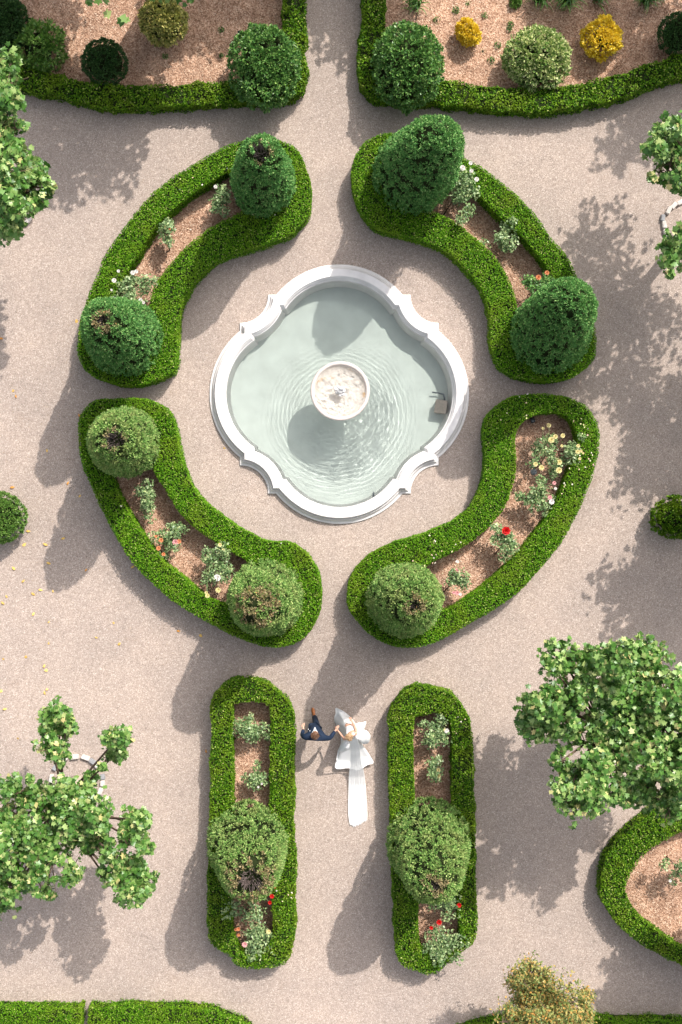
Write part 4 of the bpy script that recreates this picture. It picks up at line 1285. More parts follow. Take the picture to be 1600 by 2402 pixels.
# trees just beyond the frame whose shade falls into it
rng = np.random.default_rng(61)
cl = [(1.35 * math.cos(a) * k, 1.35 * math.sin(a) * k, 3.7 + 1.3 * rng.random(), .42 + .25 * rng.random())
      for a, k in [(j * 2.399, math.sqrt((j + .5) / 26) * 1.25) for j in range(26)]]
proto = leafy_tree('plane_tree', 'plane tree beyond the right edge shading the gravel near the box bush', (0, 0), cl, 506, px=False, size=.2, dens=85, twigs=False)
off = [
    ((1758, 1128), .3, 1.0, None),
    ((1795, 765), 1.2, 1.0, 'plane tree beyond the right edge shading the gravel above the box bush'),
    ((1745, 2080), 2.2, 1.1, 'plane tree beyond the lower right edge shading the gravel under the hedge loop'),
    ((372, -10), 3.0, 1.08, 'plane tree beyond the top edge shading the gravel below the upper left bed'),
    ((190, -225), 4.0, 1.05, 'plane tree beyond the top edge shading the corner of the upper left bed'),
    ((690, -300), 5.0, 1.0, 'plane tree beyond the top edge shading the middle of the upper left bed'),
    ((1010, -300), .9, 1.0, 'plane tree beyond the top edge shading the top of the path'),
    ((1590, -330), 1.7, 1.05, 'plane tree beyond the top edge shading the strap leaves'),
    ((1800, -110), 2.8, 1.1, 'plane tree beyond the top right corner shading the dark clipped ball'),
]
for i, (q, rz, sc, lab) in enumerate(off):
    w = P(*q)
    if i == 0:
        proto.location = w; proto.rotation_euler = (0, 0, rz); proto.scale = (sc,) * 3
    else:
        t = copy_tree(proto, w, rz, sc)
        t['label'] = lab

# ------------------------------------------------------------------ edging stones round the tree feet
rng = np.random.default_rng(15)


OCT = ['right', 'upper right', 'top', 'upper left', 'left', 'lower left', 'bottom', 'lower right']


def octant(dx, dy):
    return OCT[int(round(math.degrees(math.atan2(-dy, dx)) / 45)) % 8]


def edging(px, py, w, d, rz, grey, label, group):
    c = P(px, py, .05)
    bm = bmesh.new()
    bmesh.ops.create_cube(bm, size=1)
    for v in bm.verts:
        v.co = Vector((v.co.x * w * (1 + rng.normal(0, .06)), v.co.y * d * (1 + rng.normal(0, .06)), v.co.z * .12 + .05))
    bmesh.ops.bevel(bm, geom=bm.edges[:], offset=.015, segments=2, affect='EDGES')
    m = bpy.data.meshes.new('edging_stone'); bm.to_mesh(m); bm.free()
    o = obj('edging_stone', m, M['edge_stone_grey' if grey else 'edge_stone'])
    o.location = (c[0], c[1], 0); o.rotation_euler = (0, 0, rz)
    tag(o, label, 'stone', group)


for x, y, w, gr in [(175, 1775, .26, 0), (201, 1777, .24, 0), (217, 1786, .2, 1), (229, 1797, .16, 0), (241, 1822, .16, 1), (241, 1837, .17, 0), (236, 1855, .2, 0), (229, 1870, .2, 1), (216, 1882, .18, 1),
                    (150, 1780, .22, 0), (130, 1800, .2, 1), (121, 1826, .24, 0), (124, 1855, .22, 0), (145, 1884, .22, 1), (180, 1897, .24, 0)]:
    edging(x, y, w, .13, math.atan2(-(y - 1836), x - 181) + math.pi / 2, gr,
           '%s granite block at the %s of the ring under lower left plane tree' % ('grey' if gr else 'pale', octant(x - 181, y - 1836)), 'grey ring stones at lower left' if gr else 'pale ring stones at lower left')
for x, y, w, gr in [(1558, 527, .22, 0), (1562, 546, .22, 0), (1555, 511, .2, 1), (1569, 493, .24, 0), (1581, 482, .22, 0), (1597, 474, .24, 0)]:
    edging(x, y, w, .12, math.atan2(-(y - 520), x - 1622) + math.pi / 2, gr,
           '%s granite block at the %s of the ring by right edge' % ('grey' if gr else 'pale', {527: 'left', 546: 'lower left', 511: 'left', 493: 'upper left bend', 482: 'upper left', 474: 'top'}[y]), 'grey ring stones at right' if gr else 'pale ring stones at right')
for x, y, w, gr in [(66, 519, .26, 0), (32, 537, .26, 0), (50, 529, .2, 0)]:
    edging(x, y, w, .12, math.atan2(-(y - 478), x - 15) + math.pi / 2, gr, {66: 'right', 32: 'lowest', 50: 'middle'}[x] + ' one of three pale granite blocks under the left edge plane tree', 'pale ring stones at left')

# ------------------------------------------------------------------ fallen leaves
rng = np.random.default_rng(33)
spots = [(30, 917, 0), (38, 930, 1), (111, 1057, 0), (29, 1143, 1), (187, 1164, 0), (160, 1134, 1), (67, 1246, 0), (148, 1263, 0), (58, 1277, 0), (107, 1277, 0), (115, 1321, 0), (32, 1333, 0), (202, 1337, 1),
         (55, 1363, 0), (96, 1384, 0), (79, 1393, 0), (125, 1387, 0), (16, 1399, 0), (7, 1414, 0), (79, 1440, 0), (115, 1459, 0), (267, 1462, 0), (226, 1495, 0), (114, 1508, 0), (280, 1511, 0), (7, 1546, 0), (61, 1542, 0),
         (110, 1572, 0), (105, 1562, 0), (111, 1616, 0), (106, 1625, 0), (4, 1620, 0), (12, 1663, 0), (42, 1733, 0), (484, 1762, 1), (419, 1480, 1), (470, 1490, 0), (312, 1330, 0), (180, 755, 0), (188, 975, 1), (2, 795, 1),
         (527, 1052, 0), (207, 1078, 1)]
lm = []
for j in range(3):
    V, F = [], []
    pr = [(0, 0), (.022, .03), (.03, .07), (.018, .11), (0, .14), (-.018, .11), (-.03, .07), (-.022, .03)]
    for u, v in pr:
        V.append((u * (1 + .2 * j), v - .07, .012 + .25 * abs(u) + .03 * math.sin(v * 20 + j)))
    F = [(0, 1, 7), (1, 2, 6, 7), (2, 3, 5, 6), (3, 4, 5)]
    m = pymesh('fallen_leaf', V, F)
    lm.append(m)
M['fallen_o'] = plain_mat('orange_dry_leaf', (.62, .27, .05), var=.3, scale=40)
M['fallen_y'] = plain_mat('yellow_dry_leaf', (.74, .47, .12), var=.25, scale=40)
lm_o = lm[0].copy(); lm_o.materials.append(M['fallen_o'])
for m in lm:
    m.materials.append(M['fallen_y'])
for x, y, orange in spots:
    on_hedge = x in (180, 188, 207, 312, 470)
    o = obj('fallen_leaf', lm_o if orange else lm[rng.integers(0, 3)])
    w = P(x, y, 0)
    o.location = w if not on_hedge else P(x, y, .0)
    o.rotation_euler = (rng.normal(0, .15), rng.normal(0, .15), rng.uniform(0, 6.28))
    s_ = rng.uniform(.7, 1.15); o.scale = (s_, s_, s_)
    marks = [((3, 1214), 'box ball at the left edge'), ((250, 1400), 'lower left curved hedge'), ((181, 1836), 'lower left plane tree'), ((150, 1180), 'cone shadows left of the hedge'), ((527, 1090), 'left rim of the fountain'),
             ((110, 1540), 'leaf scatter above the plane tree'), ((190, 860), 'upper left curved hedge'), ((470, 1760), 'long hedge loop left of the couple'), ((60, 1400), 'leaf scatter below the box ball')]
    m = min(marks, key=lambda q: math.hypot(q[0][0] - x, q[0][1] - y))
    dx, dy = x - m[0][0], y - m[0][1]
    tag(o, '%s dry leaf on gravel, %s of the %s' % ('orange' if orange else 'yellow', octant(dx, dy), m[1]), 'leaf', 'dry leaves on the gravel')

# petals dropped on the hedge and soil by the roses
rng = np.random.default_rng(34)
pp = []
for cx, cy, sx, n, zz in [(1365, 1010, 22, 9, .82), (1370, 1080, 20, 9, .82), (1330, 1130, 16, 8, .82), (1050, 1310, 40, 26, .05), (1045, 1290, 35, 16, .82), (1010, 1270, 50, 10, .82), (1240, 960, 30, 8, .82),
                          (1045, 1390, 30, 14, .05), (450, 400, 60, 12, .82), (640, 560, 50, 8, .82), (470, 1220, 30, 6, .06), (500, 1250, 30, 6, .06), (445, 560, 30, 8, .05), (1080, 1700, 20, 6, .82), (670, 2100, 16, 6, .82),
                          (1005, 520, 30, 6, .05), (640, 1250, 50, 6, .82), (300, 1180, 40, 4, .82)]:
    for i in range(n):
        pp.append(P(cx + rng.normal(0, sx), cy + rng.normal(0, sx), zz + .02))
pp = np.array(pp)
on_top = np.zeros(len(pp), bool); on_soil = np.zeros(len(pp), bool)
for key in HEDGE:
    a_ = inside(pp[:, :2], PX(HEDGE[key], HH)[:, :2]); b_ = inside(pp[:, :2], PX(BED[key], .4)[:, :2])
    on_top |= a_ & ~b_; on_soil |= b_
pp = pp[(on_top & (pp[:, 2] > .5)) | (on_soil & (pp[:, 2] < .5))]
V, F = rhombs(pp, np.tile([0, 0, 1.], (len(pp), 1)), .055, .045, rng, .3)
o = obj('fallen_petals', mesh_np('fallen_petals', V, F), M['petal_mix'] if 'petal_mix' in M else M['petal_white'])
tag(o, 'pale rose petals dropped on the hedge tops and soil', 'petals', kind='stuff')


# ------------------------------------------------------------------ the couple
def skin_mesh(name, nodes, edges, mat, parent, sub=2, rootv=None):
    """nodes: {key: (xyz, radius or (rx, ry))} grown into one smooth surface."""
    keys = list(nodes)
    m = bpy.data.meshes.new(name)
    m.from_pydata([tuple(float(c) for c in nodes[k][0]) for k in keys], [(keys.index(a), keys.index(b)) for a, b in edges], [])
    m.update()
    o = bpy.data.objects.new(name, m)
    COL.objects.link(o)
    md = o.modifiers.new('skin', 'SKIN'); md.use_smooth_shade = True
    if not m.skin_vertices:
        m.attributes  # layer is created with the modifier
    lay = m.skin_vertices[0].data if m.skin_vertices else None
    if lay is None:
        bpy.context.view_layer.objects.active = o
        bpy.ops.mesh.customdata_skin_add()
        lay = m.skin_vertices[0].data
    for i, k in enumerate(keys):
        r = nodes[k][1]
        lay[i].radius = (r, r) if not isinstance(r, tuple) else r
        lay[i].use_root = (k == (rootv or keys[0]))
    sb = o.modifiers.new('smooth', 'SUBSURF'); sb.levels = sub; sb.render_levels = sub
    m.materials.append(mat)
    o.parent = parent; o.location = -Vector(parent.location)
    return o


def hand(nodes, edges, wrist, tip_dir, side_dir, pre, curl):
    """palm with five unequal, bent fingers."""
    w = np.array(nodes[wrist][0]); t = np.array(tip_dir, float); t /= np.linalg.norm(t); s = np.array(side_dir, float); s /= np.linalg.norm(s)
    c = np.array(curl, float)
    palm = w + t * .06
    nodes[pre + 'palm'] = (palm, (.036, .018)); edges.append((wrist, pre + 'palm'))
    for i, (off, L) in enumerate([(-.028, .066), (-.010, .078), (.010, .074), (.027, .058)]):
        k0 = palm + t * .035 + s * off
        k1 = k0 + t * L * .5 + c * .012
        k2 = k1 + t * L * .3 + c * .034
        a = pre + 'f%d' % i
        nodes[a + 'a'] = (k0, .0095); nodes[a + 'b'] = (k1, .009); nodes[a + 'c'] = (k2, .008)
        edges += [(pre + 'palm', a + 'a'), (a + 'a', a + 'b'), (a + 'b', a + 'c')]
    th = palm - t * .01 - s * .036
    nodes[pre + 'ta'] = (th, .011); nodes[pre + 'tb'] = (th + t * .035 - s * .02 + c * .012, .0095); nodes[pre + 'tc'] = (th + t * .06 - s * .018 + c * .03, .0085)
    edges += [(pre + 'palm', pre + 'ta'), (pre + 'ta', pre + 'tb'), (pre + 'tb', pre + 'tc')]


def head_shape(nodes, edges, c, r, face, neck):
    """skull, jaw, nose, ears on the neck; face = horizontal unit direction."""
    c = np.array(c, float); f = np.array([face[0], face[1], 0.]); f /= np.linalg.norm(f); s = np.array([-f[1], f[0], 0])
    nodes['skull'] = (c - f * .012 + [0, 0, .01], (r * .92, r * 1.02))
    nodes['crown'] = (c - f * .01 + [0, 0, r * .72], (r * .62, r * .70))
    nodes['jaw'] = (c + f * .035 + [0, 0, -r * .85], r * .58)
    nodes['nose'] = (c + f * (r * 1.12) + [0, 0, -.015], .013)
    edges += [(neck, 'jaw'), ('jaw', 'skull'), ('skull', 'crown'), ('skull', 'nose')]
    for q, k in ((1, 'ear_l'), (-1, 'ear_r')):
        nodes[k] = (c + s * q * r * 1.02 + [0, 0, -.01], .017)
        edges.append(('skull', k))


def face_parts(parent, c, r, face):
    c = np.array(c, float); f = np.array([face[0], face[1], 0.]); f /= np.linalg.norm(f); s = np.array([-f[1], f[0], 0])
    for q in (1, -1):
        V, F = blob(c + f * r * .93 + s * q * .032 + [0, 0, .004], (.011, .011, .009), 3, .02, 2)
        part('eye', pymesh('eye', V, F), M['metal_dark'], parent)
    V, F = blob(c + f * r * .93 + [0, 0, -.055], (.02, .02, .008), 4, .02, 2)
    part('mouth', pymesh('mouth', V, F), M['lips'], parent)


M['lips'] = plain_mat('lips', (.45, .15, .13), rough=.5)


def shoe(name, heel, toe, mat, parent, w=.052):
    heel = np.array(heel, float); toe = np.array(toe, float)
    d = toe - heel; L = np.linalg.norm(d[:2]); d2 = np.append(d[:2] / L, 0); s = np.array([-d2[1], d2[0], 0])
    V, F = [], []
    secs = [(0, .6, .085), (.08, .85, .09), (.25, .82, .095), (.42, .86, .08), (.6, 1.0, .062), (.76, .95, .052), (.9, .66, .045), (.98, .34, .036), (1.0, .12, .03)]
    n = 14
    for t, ww, hh in secs:
        b = heel + d * t
        for k in range(n):
            a = 2 * math.pi * k / n
            cz = math.sin(a)
            V.append(b + s * math.cos(a) * w * ww + np.array([0, 0, (hh * .55 + cz * hh * .5) if cz > 0 else hh * .55 * (1 + cz)]))
    for i in range(len(secs) - 1):
        for k in range(n):
            F.append((i * n + k, i * n + (k + 1) % n, (i + 1) * n + (k + 1) % n, (i + 1) * n + k))
    F.append(tuple(range(n))); F.append(tuple((len(secs) - 1) * n + k for k in range(n)))
    return part(name, pymesh(name, V, F), mat, parent)


def hair_cap(c, r, face, mat, parent, rng, n=420, length=.06, drop=.1):
    """a rounded scalp cap with short locks combed back."""
    c = np.array(c, float); f = np.array([face[0], face[1], 0.]); f /= np.linalg.norm(f); s = np.array([-f[1], f[0], 0])
    V, F = [], []
    rows, cols = 9, 22
    for i in range(rows):
        ph = (i / (rows - 1)) * 1.75
        for k in range(cols):
            a = 2 * math.pi * k / cols
            d = f * math.cos(a) * math.sin(ph) + s * math.sin(a) * math.sin(ph) + np.array([0, 0, math.cos(ph)])
            lim = 1.0 if math.cos(a) < .4 else .72          # hairline is higher over the face
            ph2 = ph * lim
            d = f * math.cos(a) * math.sin(ph2) + s * math.sin(a) * math.sin(ph2) + np.array([0, 0, math.cos(ph2)])
            rr = r * (1.10 + .035 * math.sin(a * 5 + i))
            V.append(c - f * .01 + d * rr * np.array([1.0, 1.0, 1.04]))
    for i in range(rows - 1):
        for k in range(cols):
            F.append((i * cols + k, i * cols + (k + 1) % cols, (i + 1) * cols + (k + 1) % cols, (i + 1) * cols + k))
    cap = part('hair', pymesh('hair', V, F), mat, parent)
    d = unit(rng.normal(size=(n, 3))); d[:, 2] = np.abs(d[:, 2])
    keep = (d @ f) < .75
    d = d[keep]
    Vs, Fs = sprays(c + d * r * 1.09, unit(d * .35 - f * .9 + np.array([0, 0, .1])), length, .012, rng, .35)
    lk = obj('hair_locks', mesh_np('hair_locks', Vs, Fs), mat, cap)
    lk.location = (0, 0, 0)
    return cap


def build_groom():
    rng = np.random.default_rng(71)
    root = empty('person', P(736, 1706, 0))
    tag(root, 'man in navy suit and tan shoes striding, reaching for a hand', 'person')
    hc = P(739, 1722.5, 1.70)
    nd = {
        'pelvis': (P(738, 1710, .96), (.145, .11)), 'belly': (P(739, 1713, 1.12), (.14, .11)), 'chest': (P(739, 1725, 1.31), (.165, .12)), 'neck0': (P(739, 1725, 1.45), .075), 'neck': (P(739, 1723, 1.55), .056),
        'shl': (P(716, 1729, 1.40), .068), 'ell': (P(709, 1724.5, 1.15), .05), 'wrl': (P(711.5, 1709.5, 1.01), .033),
        'shr': (P(760, 1731, 1.40), .068), 'elr': (P(774.5, 1731.5, 1.17), .05), 'wrr': (P(787, 1714, 1.0), .033),
        'hipr': (P(743, 1705, .9), .095), 'knr': (P(740.5, 1692, .52), .065), 'anr': (P(737.5, 1680.5, .12), .045),
        'hipl': (P(732, 1708, .9), .095), 'knl': (P(730, 1710, .5), .065), 'anl': (P(729.5, 1716, .13), .045),
    }
    ed = [('pelvis', 'belly'), ('belly', 'chest'), ('chest', 'neck0'), ('neck0', 'neck'), ('chest', 'shl'), ('shl', 'ell'), ('ell', 'wrl'), ('chest', 'shr'), ('shr', 'elr'), ('elr', 'wrr'),
          ('pelvis', 'hipr'), ('hipr', 'knr'), ('knr', 'anr'), ('pelvis', 'hipl'), ('hipl', 'knl'), ('knl', 'anl')]
    bn, be = dict(nd), list(ed)
    for k in ('pelvis', 'belly', 'chest'):
        r = bn[k][1]; bn[k] = (bn[k][0], (r[0] * .85, r[1] * .85))
    for k in ('shl', 'ell', 'shr', 'elr', 'hipl', 'hipr', 'knl', 'knr', 'anl', 'anr'):
        bn[k] = (bn[k][0], bn[k][1] * .72)
    face = (-.12, 1)
    head_shape(bn, be, hc, .092, face, 'neck')
    hand(bn, be, 'wrl', (0, .8, -.5), (1, 0, .2), 'hl', (.5, .3, -.3))
    hand(bn, be, 'wrr', (.5, .75, -.1), (.5, -.4, .6), 'hr', (.3, .2, -.6))
    skin_mesh('body', bn, be, M['skin'], root, rootv='pelvis')
    face_parts(root, hc, .092, face)
    # jacket
    jn = {k: nd[k] for k in ('pelvis', 'belly', 'chest', 'neck0', 'shl', 'ell', 'wrl', 'shr', 'elr', 'wrr')}
    jn['pelvis'] = (nd['pelvis'][0] + [0, 0, -.06], .185); jn['belly'] = (nd['belly'][0], .17); jn['chest'] = (nd['chest'][0] + [0, .02, 0], .19); jn['neck0'] = (nd['neck0'][0], .09)
    for a, b in (('shl', .098), ('ell', .072), ('shr', .098), ('elr', .072)):
        jn[a] = (nd[a][0], b)
    for a, b in (('wrl', 'ell'), ('wrr', 'elr')):
        jn[a] = (nd[a][0] * .94 + nd[b][0] * .06, .05)
    je = [e for e in ed if e[0] in jn and e[1] in jn]
    jk = skin_mesh('jacket', jn, je, M['suit'], root, rootv='pelvis')
    # trousers
    tn = {k: nd[k] for k in ('pelvis', 'hipr', 'knr', 'anr', 'hipl', 'knl', 'anl')}
    for k, r in (('hipr', .12), ('knr', .095), ('anr', .075), ('hipl', .12), ('knl', .095), ('anl', .075)):
        tn[k] = (nd[k][0], r)
    skin_mesh('trousers', tn, [e for e in ed if e[0] in tn and e[1] in tn], M['trouser'], root, rootv='pelvis')
    # shirt collar ring and lapel shirt front
    V, F = [], []
    n = 20
    for rr, z in ((.088, 1.50), (.084, 1.555), (.072, 1.56), (.07, 1.50)):
        c = P(739, 1721, z)
        for k in range(n):
            a = 2 * math.pi * k / n
            V.append((c[0] + rr * math.cos(a), c[1] + rr * 1.15 * math.sin(a), z - .02 * max(0, math.sin(a))))
    for i in range(3):
        for k in range(n):
            F.append((i * n + k, i * n + (k + 1) % n, (i + 1) * n + (k + 1) % n, (i + 1) * n + k))
    part('shirt_collar', pymesh('shirt_collar', V, F), M['shirt'], root)
    c = P(739, 1721, 1.47)
    V = [c + np.array(v) for v in [(-.05, .085, .03), (.05, .085, .03), (.012, .165, -.05), (-.02, .165, -.05), (-.035, .10, .045), (.035, .10, .045), (.0, .175, -.03)]]
    F = [(0, 1, 5, 4), (4, 5, 6), (1, 2, 6, 5), (0, 4, 6, 3), (2, 3, 6)]
    part('shirt_front', pymesh('shirt_front', V, F, False), M['shirt'], root)
    for dx, dy in ((-17, -8), (-13.5, -4.5)):      # boutonniere buds
        q = P(739 + dx + 1.5, 1721 + dy - 2, 1.43)
        V, F = blob(q, (.014, .014, .014), 6, .1, 2)
        part('boutonniere_bud', pymesh('boutonniere_bud', V, F), M['shirt'], root)
    shoe('shoe', P(737.8, 1682, .01), P(733.5, 1659.5, .02), M['tan_leather'], root)
    shoe('shoe', P(729.8, 1722, .06), P(726.5, 1700.5, .01), M['tan_leather'], root)
    hair_cap(hc, .092, face, M['hair_brown'], root, rng)


def build_bride():
    rng = np.random.default_rng(72)
    root = empty('person', P(818, 1702, 0))
    tag(root, 'woman in white gown with long pleated veil, hand held by the man', 'person')
    hc = P(819.5, 1726.5, 1.57)
    face = (.12, 1)
    nd = {
        'pelvis': (P(820, 1706, .92), (.15, .11)), 'waist': (P(821, 1712, 1.06), (.105, .085)), 'chest': (P(823, 1722, 1.25), (.125, .10)), 'neck0': (P(821, 1725, 1.37), .055), 'neck': (P(820, 1726, 1.43), .045),
        'shl': (P(808, 1734, 1.32), .046), 'ell': (P(803.5, 1728, 1.10), .036), 'wrl': (P(794.5, 1716, .99), .025),
        'shr': (P(837, 1720, 1.32), .046), 'elr': (P(832.5, 1704.5, 1.14), .036), 'wrr': (P(826.5, 1694, 1.03), .025),
        'hipr': (P(824, 1704, .86), .085), 'knr': (P(825, 1702, .48), .055), 'anr': (P(825, 1704, .08), .036),
        'hipl': (P(814, 1704, .86), .085), 'knl': (P(812, 1696, .5), .055), 'anl': (P(812, 1690, .08), .036),
        'ftr': (P(825, 1696, .03), .03), 'ftl': (P(811, 1680, .03), .03),
    }
    ed = [('pelvis', 'waist'), ('waist', 'chest'), ('chest', 'neck0'), ('neck0', 'neck'), ('chest', 'shl'), ('shl', 'ell'), ('ell', 'wrl'), ('chest', 'shr'), ('shr', 'elr'), ('elr', 'wrr'),
          ('pelvis', 'hipr'), ('hipr', 'knr'), ('knr', 'anr'), ('anr', 'ftr'), ('pelvis', 'hipl'), ('hipl', 'knl'), ('knl', 'anl'), ('anl', 'ftl')]
    bn, be = dict(nd), list(ed)
    head_shape(bn, be, hc, .086, face, 'neck')
    hand(bn, be, 'wrl', (-.55, .75, .1), (.4, .3, .6), 'hl', (-.2, .1, -.6))
    hand(bn, be, 'wrr', (-.4, .8, -.4), (.9, .3, .1), 'hr', (-.3, .1, -.6))
    skin_mesh('body', bn, be, M['skin'], root, rootv='pelvis')
    face_parts(root, hc, .086, face)
    # bodice
    dn = {k: nd[k] for k in ('pelvis', 'waist', 'chest')}
    dn['chest'] = (nd['chest'][0] + [0, .01, -.02], (.145, .118)); dn['waist'] = (nd['waist'][0], (.12, .10)); dn['pelvis'] = (nd['pelvis'][0], (.17, .13))
    dn['sl'] = (P(813, 1730, 1.36), .028); dn['sr'] = (P(832, 1722, 1.36), .028)
    skin_mesh('bodice', dn, [('pelvis', 'waist'), ('waist', 'chest'), ('chest', 'sl'), ('chest', 'sr')], M['satin'], root, rootv='pelvis')
    # skirt lofted from the waist to the hem on the gravel
    hem = [(785, 1692), (785.5, 1676), (787.5, 1661.5), (797, 1664), (812, 1672), (826, 1686), (836, 1700), (845, 1722), (853, 1748), (868, 1770), (877, 1787), (866, 1792), (853, 1796), (838, 1800), (823, 1803.5), (805, 1802),
           (787, 1799), (789.5, 1778), (793, 1758), (799, 1743), (800, 1728), (792, 1710)]
    Hm = catmull(PX(hem, .02)[:, :2], .045)
    n = len(Hm)
    wc = nd['waist'][0]
    V, F = [], []
    rows = 18
    a = np.arctan2(Hm[:, 1] - wc[1], Hm[:, 0] - wc[0])
    W0 = np.column_stack([wc[0] + .125 * np.cos(a), wc[1] + .105 * np.sin(a)])
    for i in range(rows):
        s = i / (rows - 1)
        f = s ** 1.12
        fold = 1 + .035 * s * np.sin(a * 9 + 1) + .018 * s * np.sin(a * 17) + (.03 * s * (1 - s) * 4 * vnoise(np.column_stack([np.cos(a) * 2, np.sin(a) * 2, np.full(n, s * 2)]), 1.5, 8))
        q = W0 + (Hm - W0) * (f * fold)[:, None]
        z = 1.06 - 1.04 * s ** .82 + .02 * (1 - s) * np.sin(a * 5)
        # the stiff overskirt panels behind stand a little off the ground
        back = np.clip((wc[1] - .15 - q[:, 1]) / .5, 0, 1)
        z = np.maximum(z, .02 + .16 * back * s)
        front = np.clip((q[:, 1] - wc[1] - .12) / .4, 0, 1)      # the front panel billows forward in her stride
        lift = .42 * front * s
        z = np.maximum(z, .02 + lift)
        q = q * (1 - (lift / H))[:, None]
        V += [(q[k, 0], q[k, 1], z[k]) for k in range(n)]
    for i in range(rows - 1):
        for k in range(n):
            F.append((i * n + k, (i + 1) * n + k, (i + 1) * n + (k + 1) % n, i * n + (k + 1) % n))
    part('skirt', pymesh('skirt', V, F), M['satin'], root)
    # big stiff bow wing standing out at her right hip
    def wing(name, outline, z0, zt, thick=.012):
        L = catmull(np.array([P(x, y, z) for x, y, z in outline]), .05)
        c = L.mean(0) + [0, 0, .06]
        m_ = len(L)
        V = [c] + list(L) + [c - [0, 0, .07]] + [p - np.array([0, 0, thick * 3]) for p in L]
        F = []
        mid = [(c * .45 + p * .55 + np.array([0, 0, .03 * math.sin(6 * math.pi * k / m_)])) for k, p in enumerate(L)]
        o = len(V); V += mid
        for k in range(m_):
            k2 = (k + 1) % m_
            F.append((0, o + k, o + k2)); F.append((o + k, 1 + k, 1 + k2, o + k2))
            F.append((1 + k, 2 + m_ + k, 2 + m_ + k2, 1 + k2)); F.append((1 + m_, 2 + m_ + k2, 2 + m_ + k))
        part(name, pymesh(name, V, F), M['satin'], root)
    wing('bow_loop', [(832, 1712, .98), (836, 1697, .9), (848, 1695, .86), (859, 1692.5, .8), (857, 1704, .82), (852, 1712, .85), (842, 1718, .95)], .9, .9)
    wing('bow_loop', [(834, 1716, 1.0), (846, 1712, .9), (858, 1713, .8), (866, 1720, .72), (869.5, 1729, .66), (864, 1743, .62), (852, 1745, .68), (842, 1738, .85), (834, 1730, .98)], .9, .8)
    wing('bow_loop', [(812, 1738, .98), (803, 1741, .86), (797, 1752, .72), (795, 1766, .58), (806, 1764, .64), (818, 1756, .8), (820, 1744, .95)], .9, .8)
    # hair: cap and a low bun
    hair_cap(hc, .088, face, M['hair_blond'], root, rng, 380, .05)
    V, F = blob(P(821.5, 1734.5, 1.57), (.062, .05, .055), 9, .12, 3, 3)
    part('hair_bun', pymesh('hair_bun', V, F), M['hair_blond'], root)
    # veil
    path = [(823, 838, 1733.5, 1.62), (822.5, 841, 1742, 1.45), (822, 844, 1757, 1.12), (822, 846, 1775, .76), (821.5, 849, 1793, .46), (819.5, 853, 1808, .26), (818.5, 855.5, 1822, .13), (818, 857.5, 1840, .06), (817.5, 859.5, 1865, .035),
            (817, 861.5, 1892, .03), (817.5, 862.5, 1912, .03), (821, 862, 1927, .03)]
    cols = 90
    V, F = [], []
    pr = np.random.default_rng(5)
    ph = np.cumsum(pr.uniform(.25, 1.1, cols))
    rough = pr.normal(0, 1, cols)
    rowsN = []
    pa = np.array(path)
    tt = np.linspace(0, len(path) - 1, 46)
    pa = np.array([[np.interp(t, np.arange(len(path)), pa[:, j]) for j in range(4)] for t in tt])
    for r_i, (x0, x1, y, z) in enumerate(pa):
        t = r_i / (len(pa) - 1)
        for k in range(cols):
            u = k / (cols - 1)
            yy = y
            if r_i >= len(pa) - 6:      # ragged lower edge
                yy = y + (r_i - (len(pa) - 6)) / 5 * (12 - 22 * abs(u - .25) ** 1.2 + 1.5 * rough[k])
            amp = .006 + .007 * min(1, t * 2)
            V.append(P(x0 + (x1 - x0) * u + .25 * math.sin(ph[k] + t * 5), yy, z + amp * math.sin(ph[k] * 2.2) + amp * .5 + .035 * math.sin(math.pi * u) * (1 - t)))
    for i in range(len(pa) - 1):
        for k in range(cols - 1):
            F.append((i * cols + k, i * cols + k + 1, (i + 1) * cols + k + 1, (i + 1) * cols + k))
    part('veil', pymesh('veil', V, F), M['veil'], root)


build_groom()
build_bride()

# ------------------------------------------------------------------ small things in the beds
def spotlight(px, py, label, rz=0.0):
    c = P(px, py, .1)
    root = empty('garden_spotlight', (c[0], c[1], 0))
    tag(root, label, 'light')
    V, F = tube([(c[0], c[1], 0), (c[0], c[1], .12)], [.012, .012], 6)
    part('spike', pymesh('spike', V, F), M['metal_dark'], root)
    bm = bmesh.new(); bmesh.ops.create_cube(bm, size=1)
    for v in bm.verts:
        v.co = Vector((v.co.x * .13, v.co.y * .15, v.co.z * .09))
    bmesh.ops.bevel(bm, geom=bm.edges[:], offset=.012, segments=2, affect='EDGES')
    bmesh.ops.rotate(bm, verts=bm.verts[:], cent=(0, 0, 0), matrix=Matrix.Rotation(.5, 3, 'X') @ Matrix.Rotation(rz, 3, 'Z'))
    bmesh.ops.translate(bm, verts=bm.verts[:], vec=(c[0], c[1], .16))
    m = bpy.data.meshes.new('lamp_housing'); bm.to_mesh(m); bm.free()
    part('lamp_housing', m, M['metal_dark'], root)
    V, F = lathe([(0, .205), (.045, .205), (.05, .195)], c[0], c[1], 16)
    part('lens', pymesh('lens', V, F), M['metal_grey'], root)


spotlight(1249, 986, 'small dark square garden spotlight at the top of the lower right bed', .3)
spotlight(563, 80, 'small garden spotlight beside the large ball shrub, upper left bed')
c = P(1252, 1107, .05)
root = empty('valve_cover', (c[0], c[1], 0)); tag(root, 'round grey valve cover on the soil by the yellow roses', 'cover')
V, F = lathe([(.085, .0), (.085, .055), (.07, .07), (0, .075)], c[0], c[1], 24)
part('cover_plate', pymesh('cover_plate', V, F), M['metal_grey'], root)
V, F = lathe([(.095, .0), (.095, .05), (.087, .052)], c[0], c[1], 24)
part('cover_ring', pymesh('cover_ring', V, F), M['edge_stone_grey'], root)

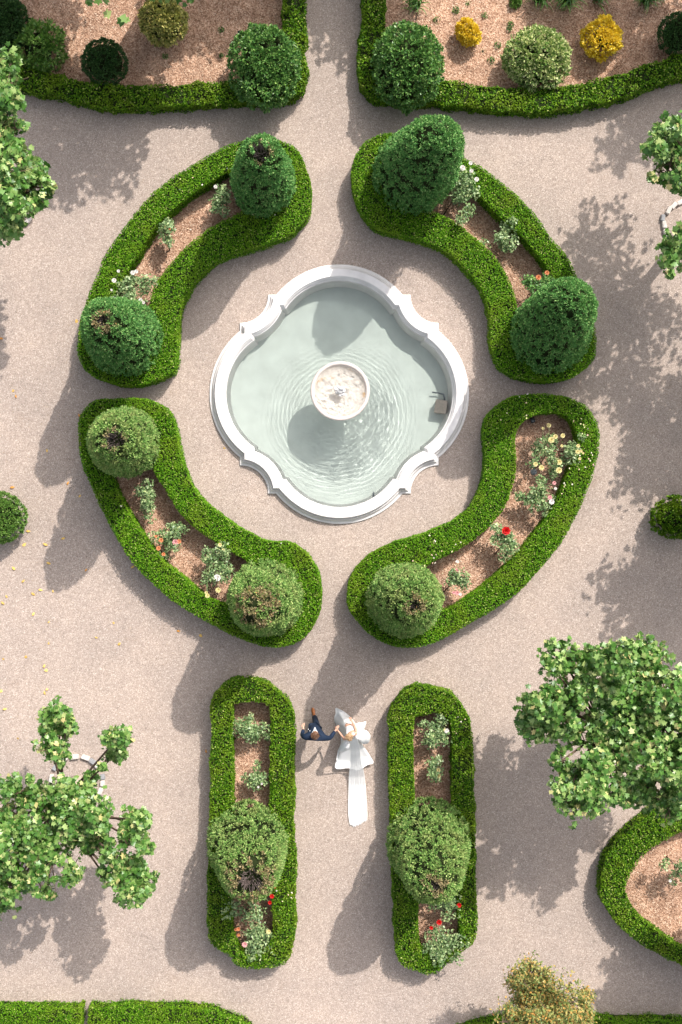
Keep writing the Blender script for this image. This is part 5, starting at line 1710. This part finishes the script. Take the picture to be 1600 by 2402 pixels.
# weathered statue standing in the bush at the right edge
c = P(1612, 1204, 0)
root = empty('garden_statue', (c[0], c[1], 0)); tag(root, 'weathered grey stone statue rising from the box bush at the right edge', 'statue')
V, F = lathe([(0, 0), (.3, 0), (.3, .5), (.24, .55), (.24, .9), (.3, .95), (.3, 1.0), (0, 1.0)], c[0], c[1], 24)
part('plinth', pymesh('plinth', V, F), M['statue'], root)
o3 = np.array([c[0], c[1], 1.0])
nd = {'pelvis': (o3 + [0, 0, .38], .11), 'chest': (o3 + [0, 0, .62], .12), 'neck': (o3 + [0, 0, .78], .04), 'head': (o3 + [-.02, 0, .88], .075), 'sl': (o3 + [-.02, .14, .68], .05), 'el': (o3 + [-.14, .14, .62], .04), 'hl': (o3 + [-.24, .10, .72], .035),
      'sr': (o3 + [-.02, -.14, .68], .05), 'er': (o3 + [-.16, -.08, .60], .045), 'hr': (o3 + [-.28, -.02, .64], .04), 'kl': (o3 + [0, .07, .18], .07), 'fl': (o3 + [0, .07, .01], .05), 'kr': (o3 + [-.03, -.07, .18], .07), 'fr': (o3 + [-.04, -.07, .01], .05)}
skin_mesh('figure', nd, [('pelvis', 'chest'), ('chest', 'neck'), ('neck', 'head'), ('chest', 'sl'), ('sl', 'el'), ('el', 'hl'), ('chest', 'sr'), ('sr', 'er'), ('er', 'hr'), ('pelvis', 'kl'), ('kl', 'fl'), ('pelvis', 'kr'), ('kr', 'fr')],
          M['statue'], root, rootv='pelvis')

# ------------------------------------------------------------------ bits of litter on the gravel
rng = np.random.default_rng(91)
q = rng.uniform((-10.4, -15.4), (10.4, 15.4), (5200, 2))
dens_ = np.exp(-((q[:, 0] + 9) / 5.5) ** 2) * .75 + .25
ok = rng.random(len(q)) < dens_
for key in HEDGE:
    ok &= ~inside(q, PX(HEDGE[key], .4)[:, :2])
ok &= ~inside(q, f_outline(-1) + FC[:2])
q = q[ok]
V, F = rhombs(np.column_stack([q, np.full(len(q), .008)]), np.tile([0, 0, 1.], (len(q), 1)), .035, .014, rng, .12)
M['litter'] = leaf_mat('dry_litter', [(0, (.16, .11, .07)), (.5, (.34, .23, .14)), (.8, (.55, .42, .26)), (1, (.70, .66, .60))], rough=.9, trans=0, spec=.1)
o = obj('gravel_litter', mesh_np('gravel_litter', V, F), M['litter'])
tag(o, 'tiny dry bits of leaf and twig scattered over the gravel', 'litter', kind='stuff')
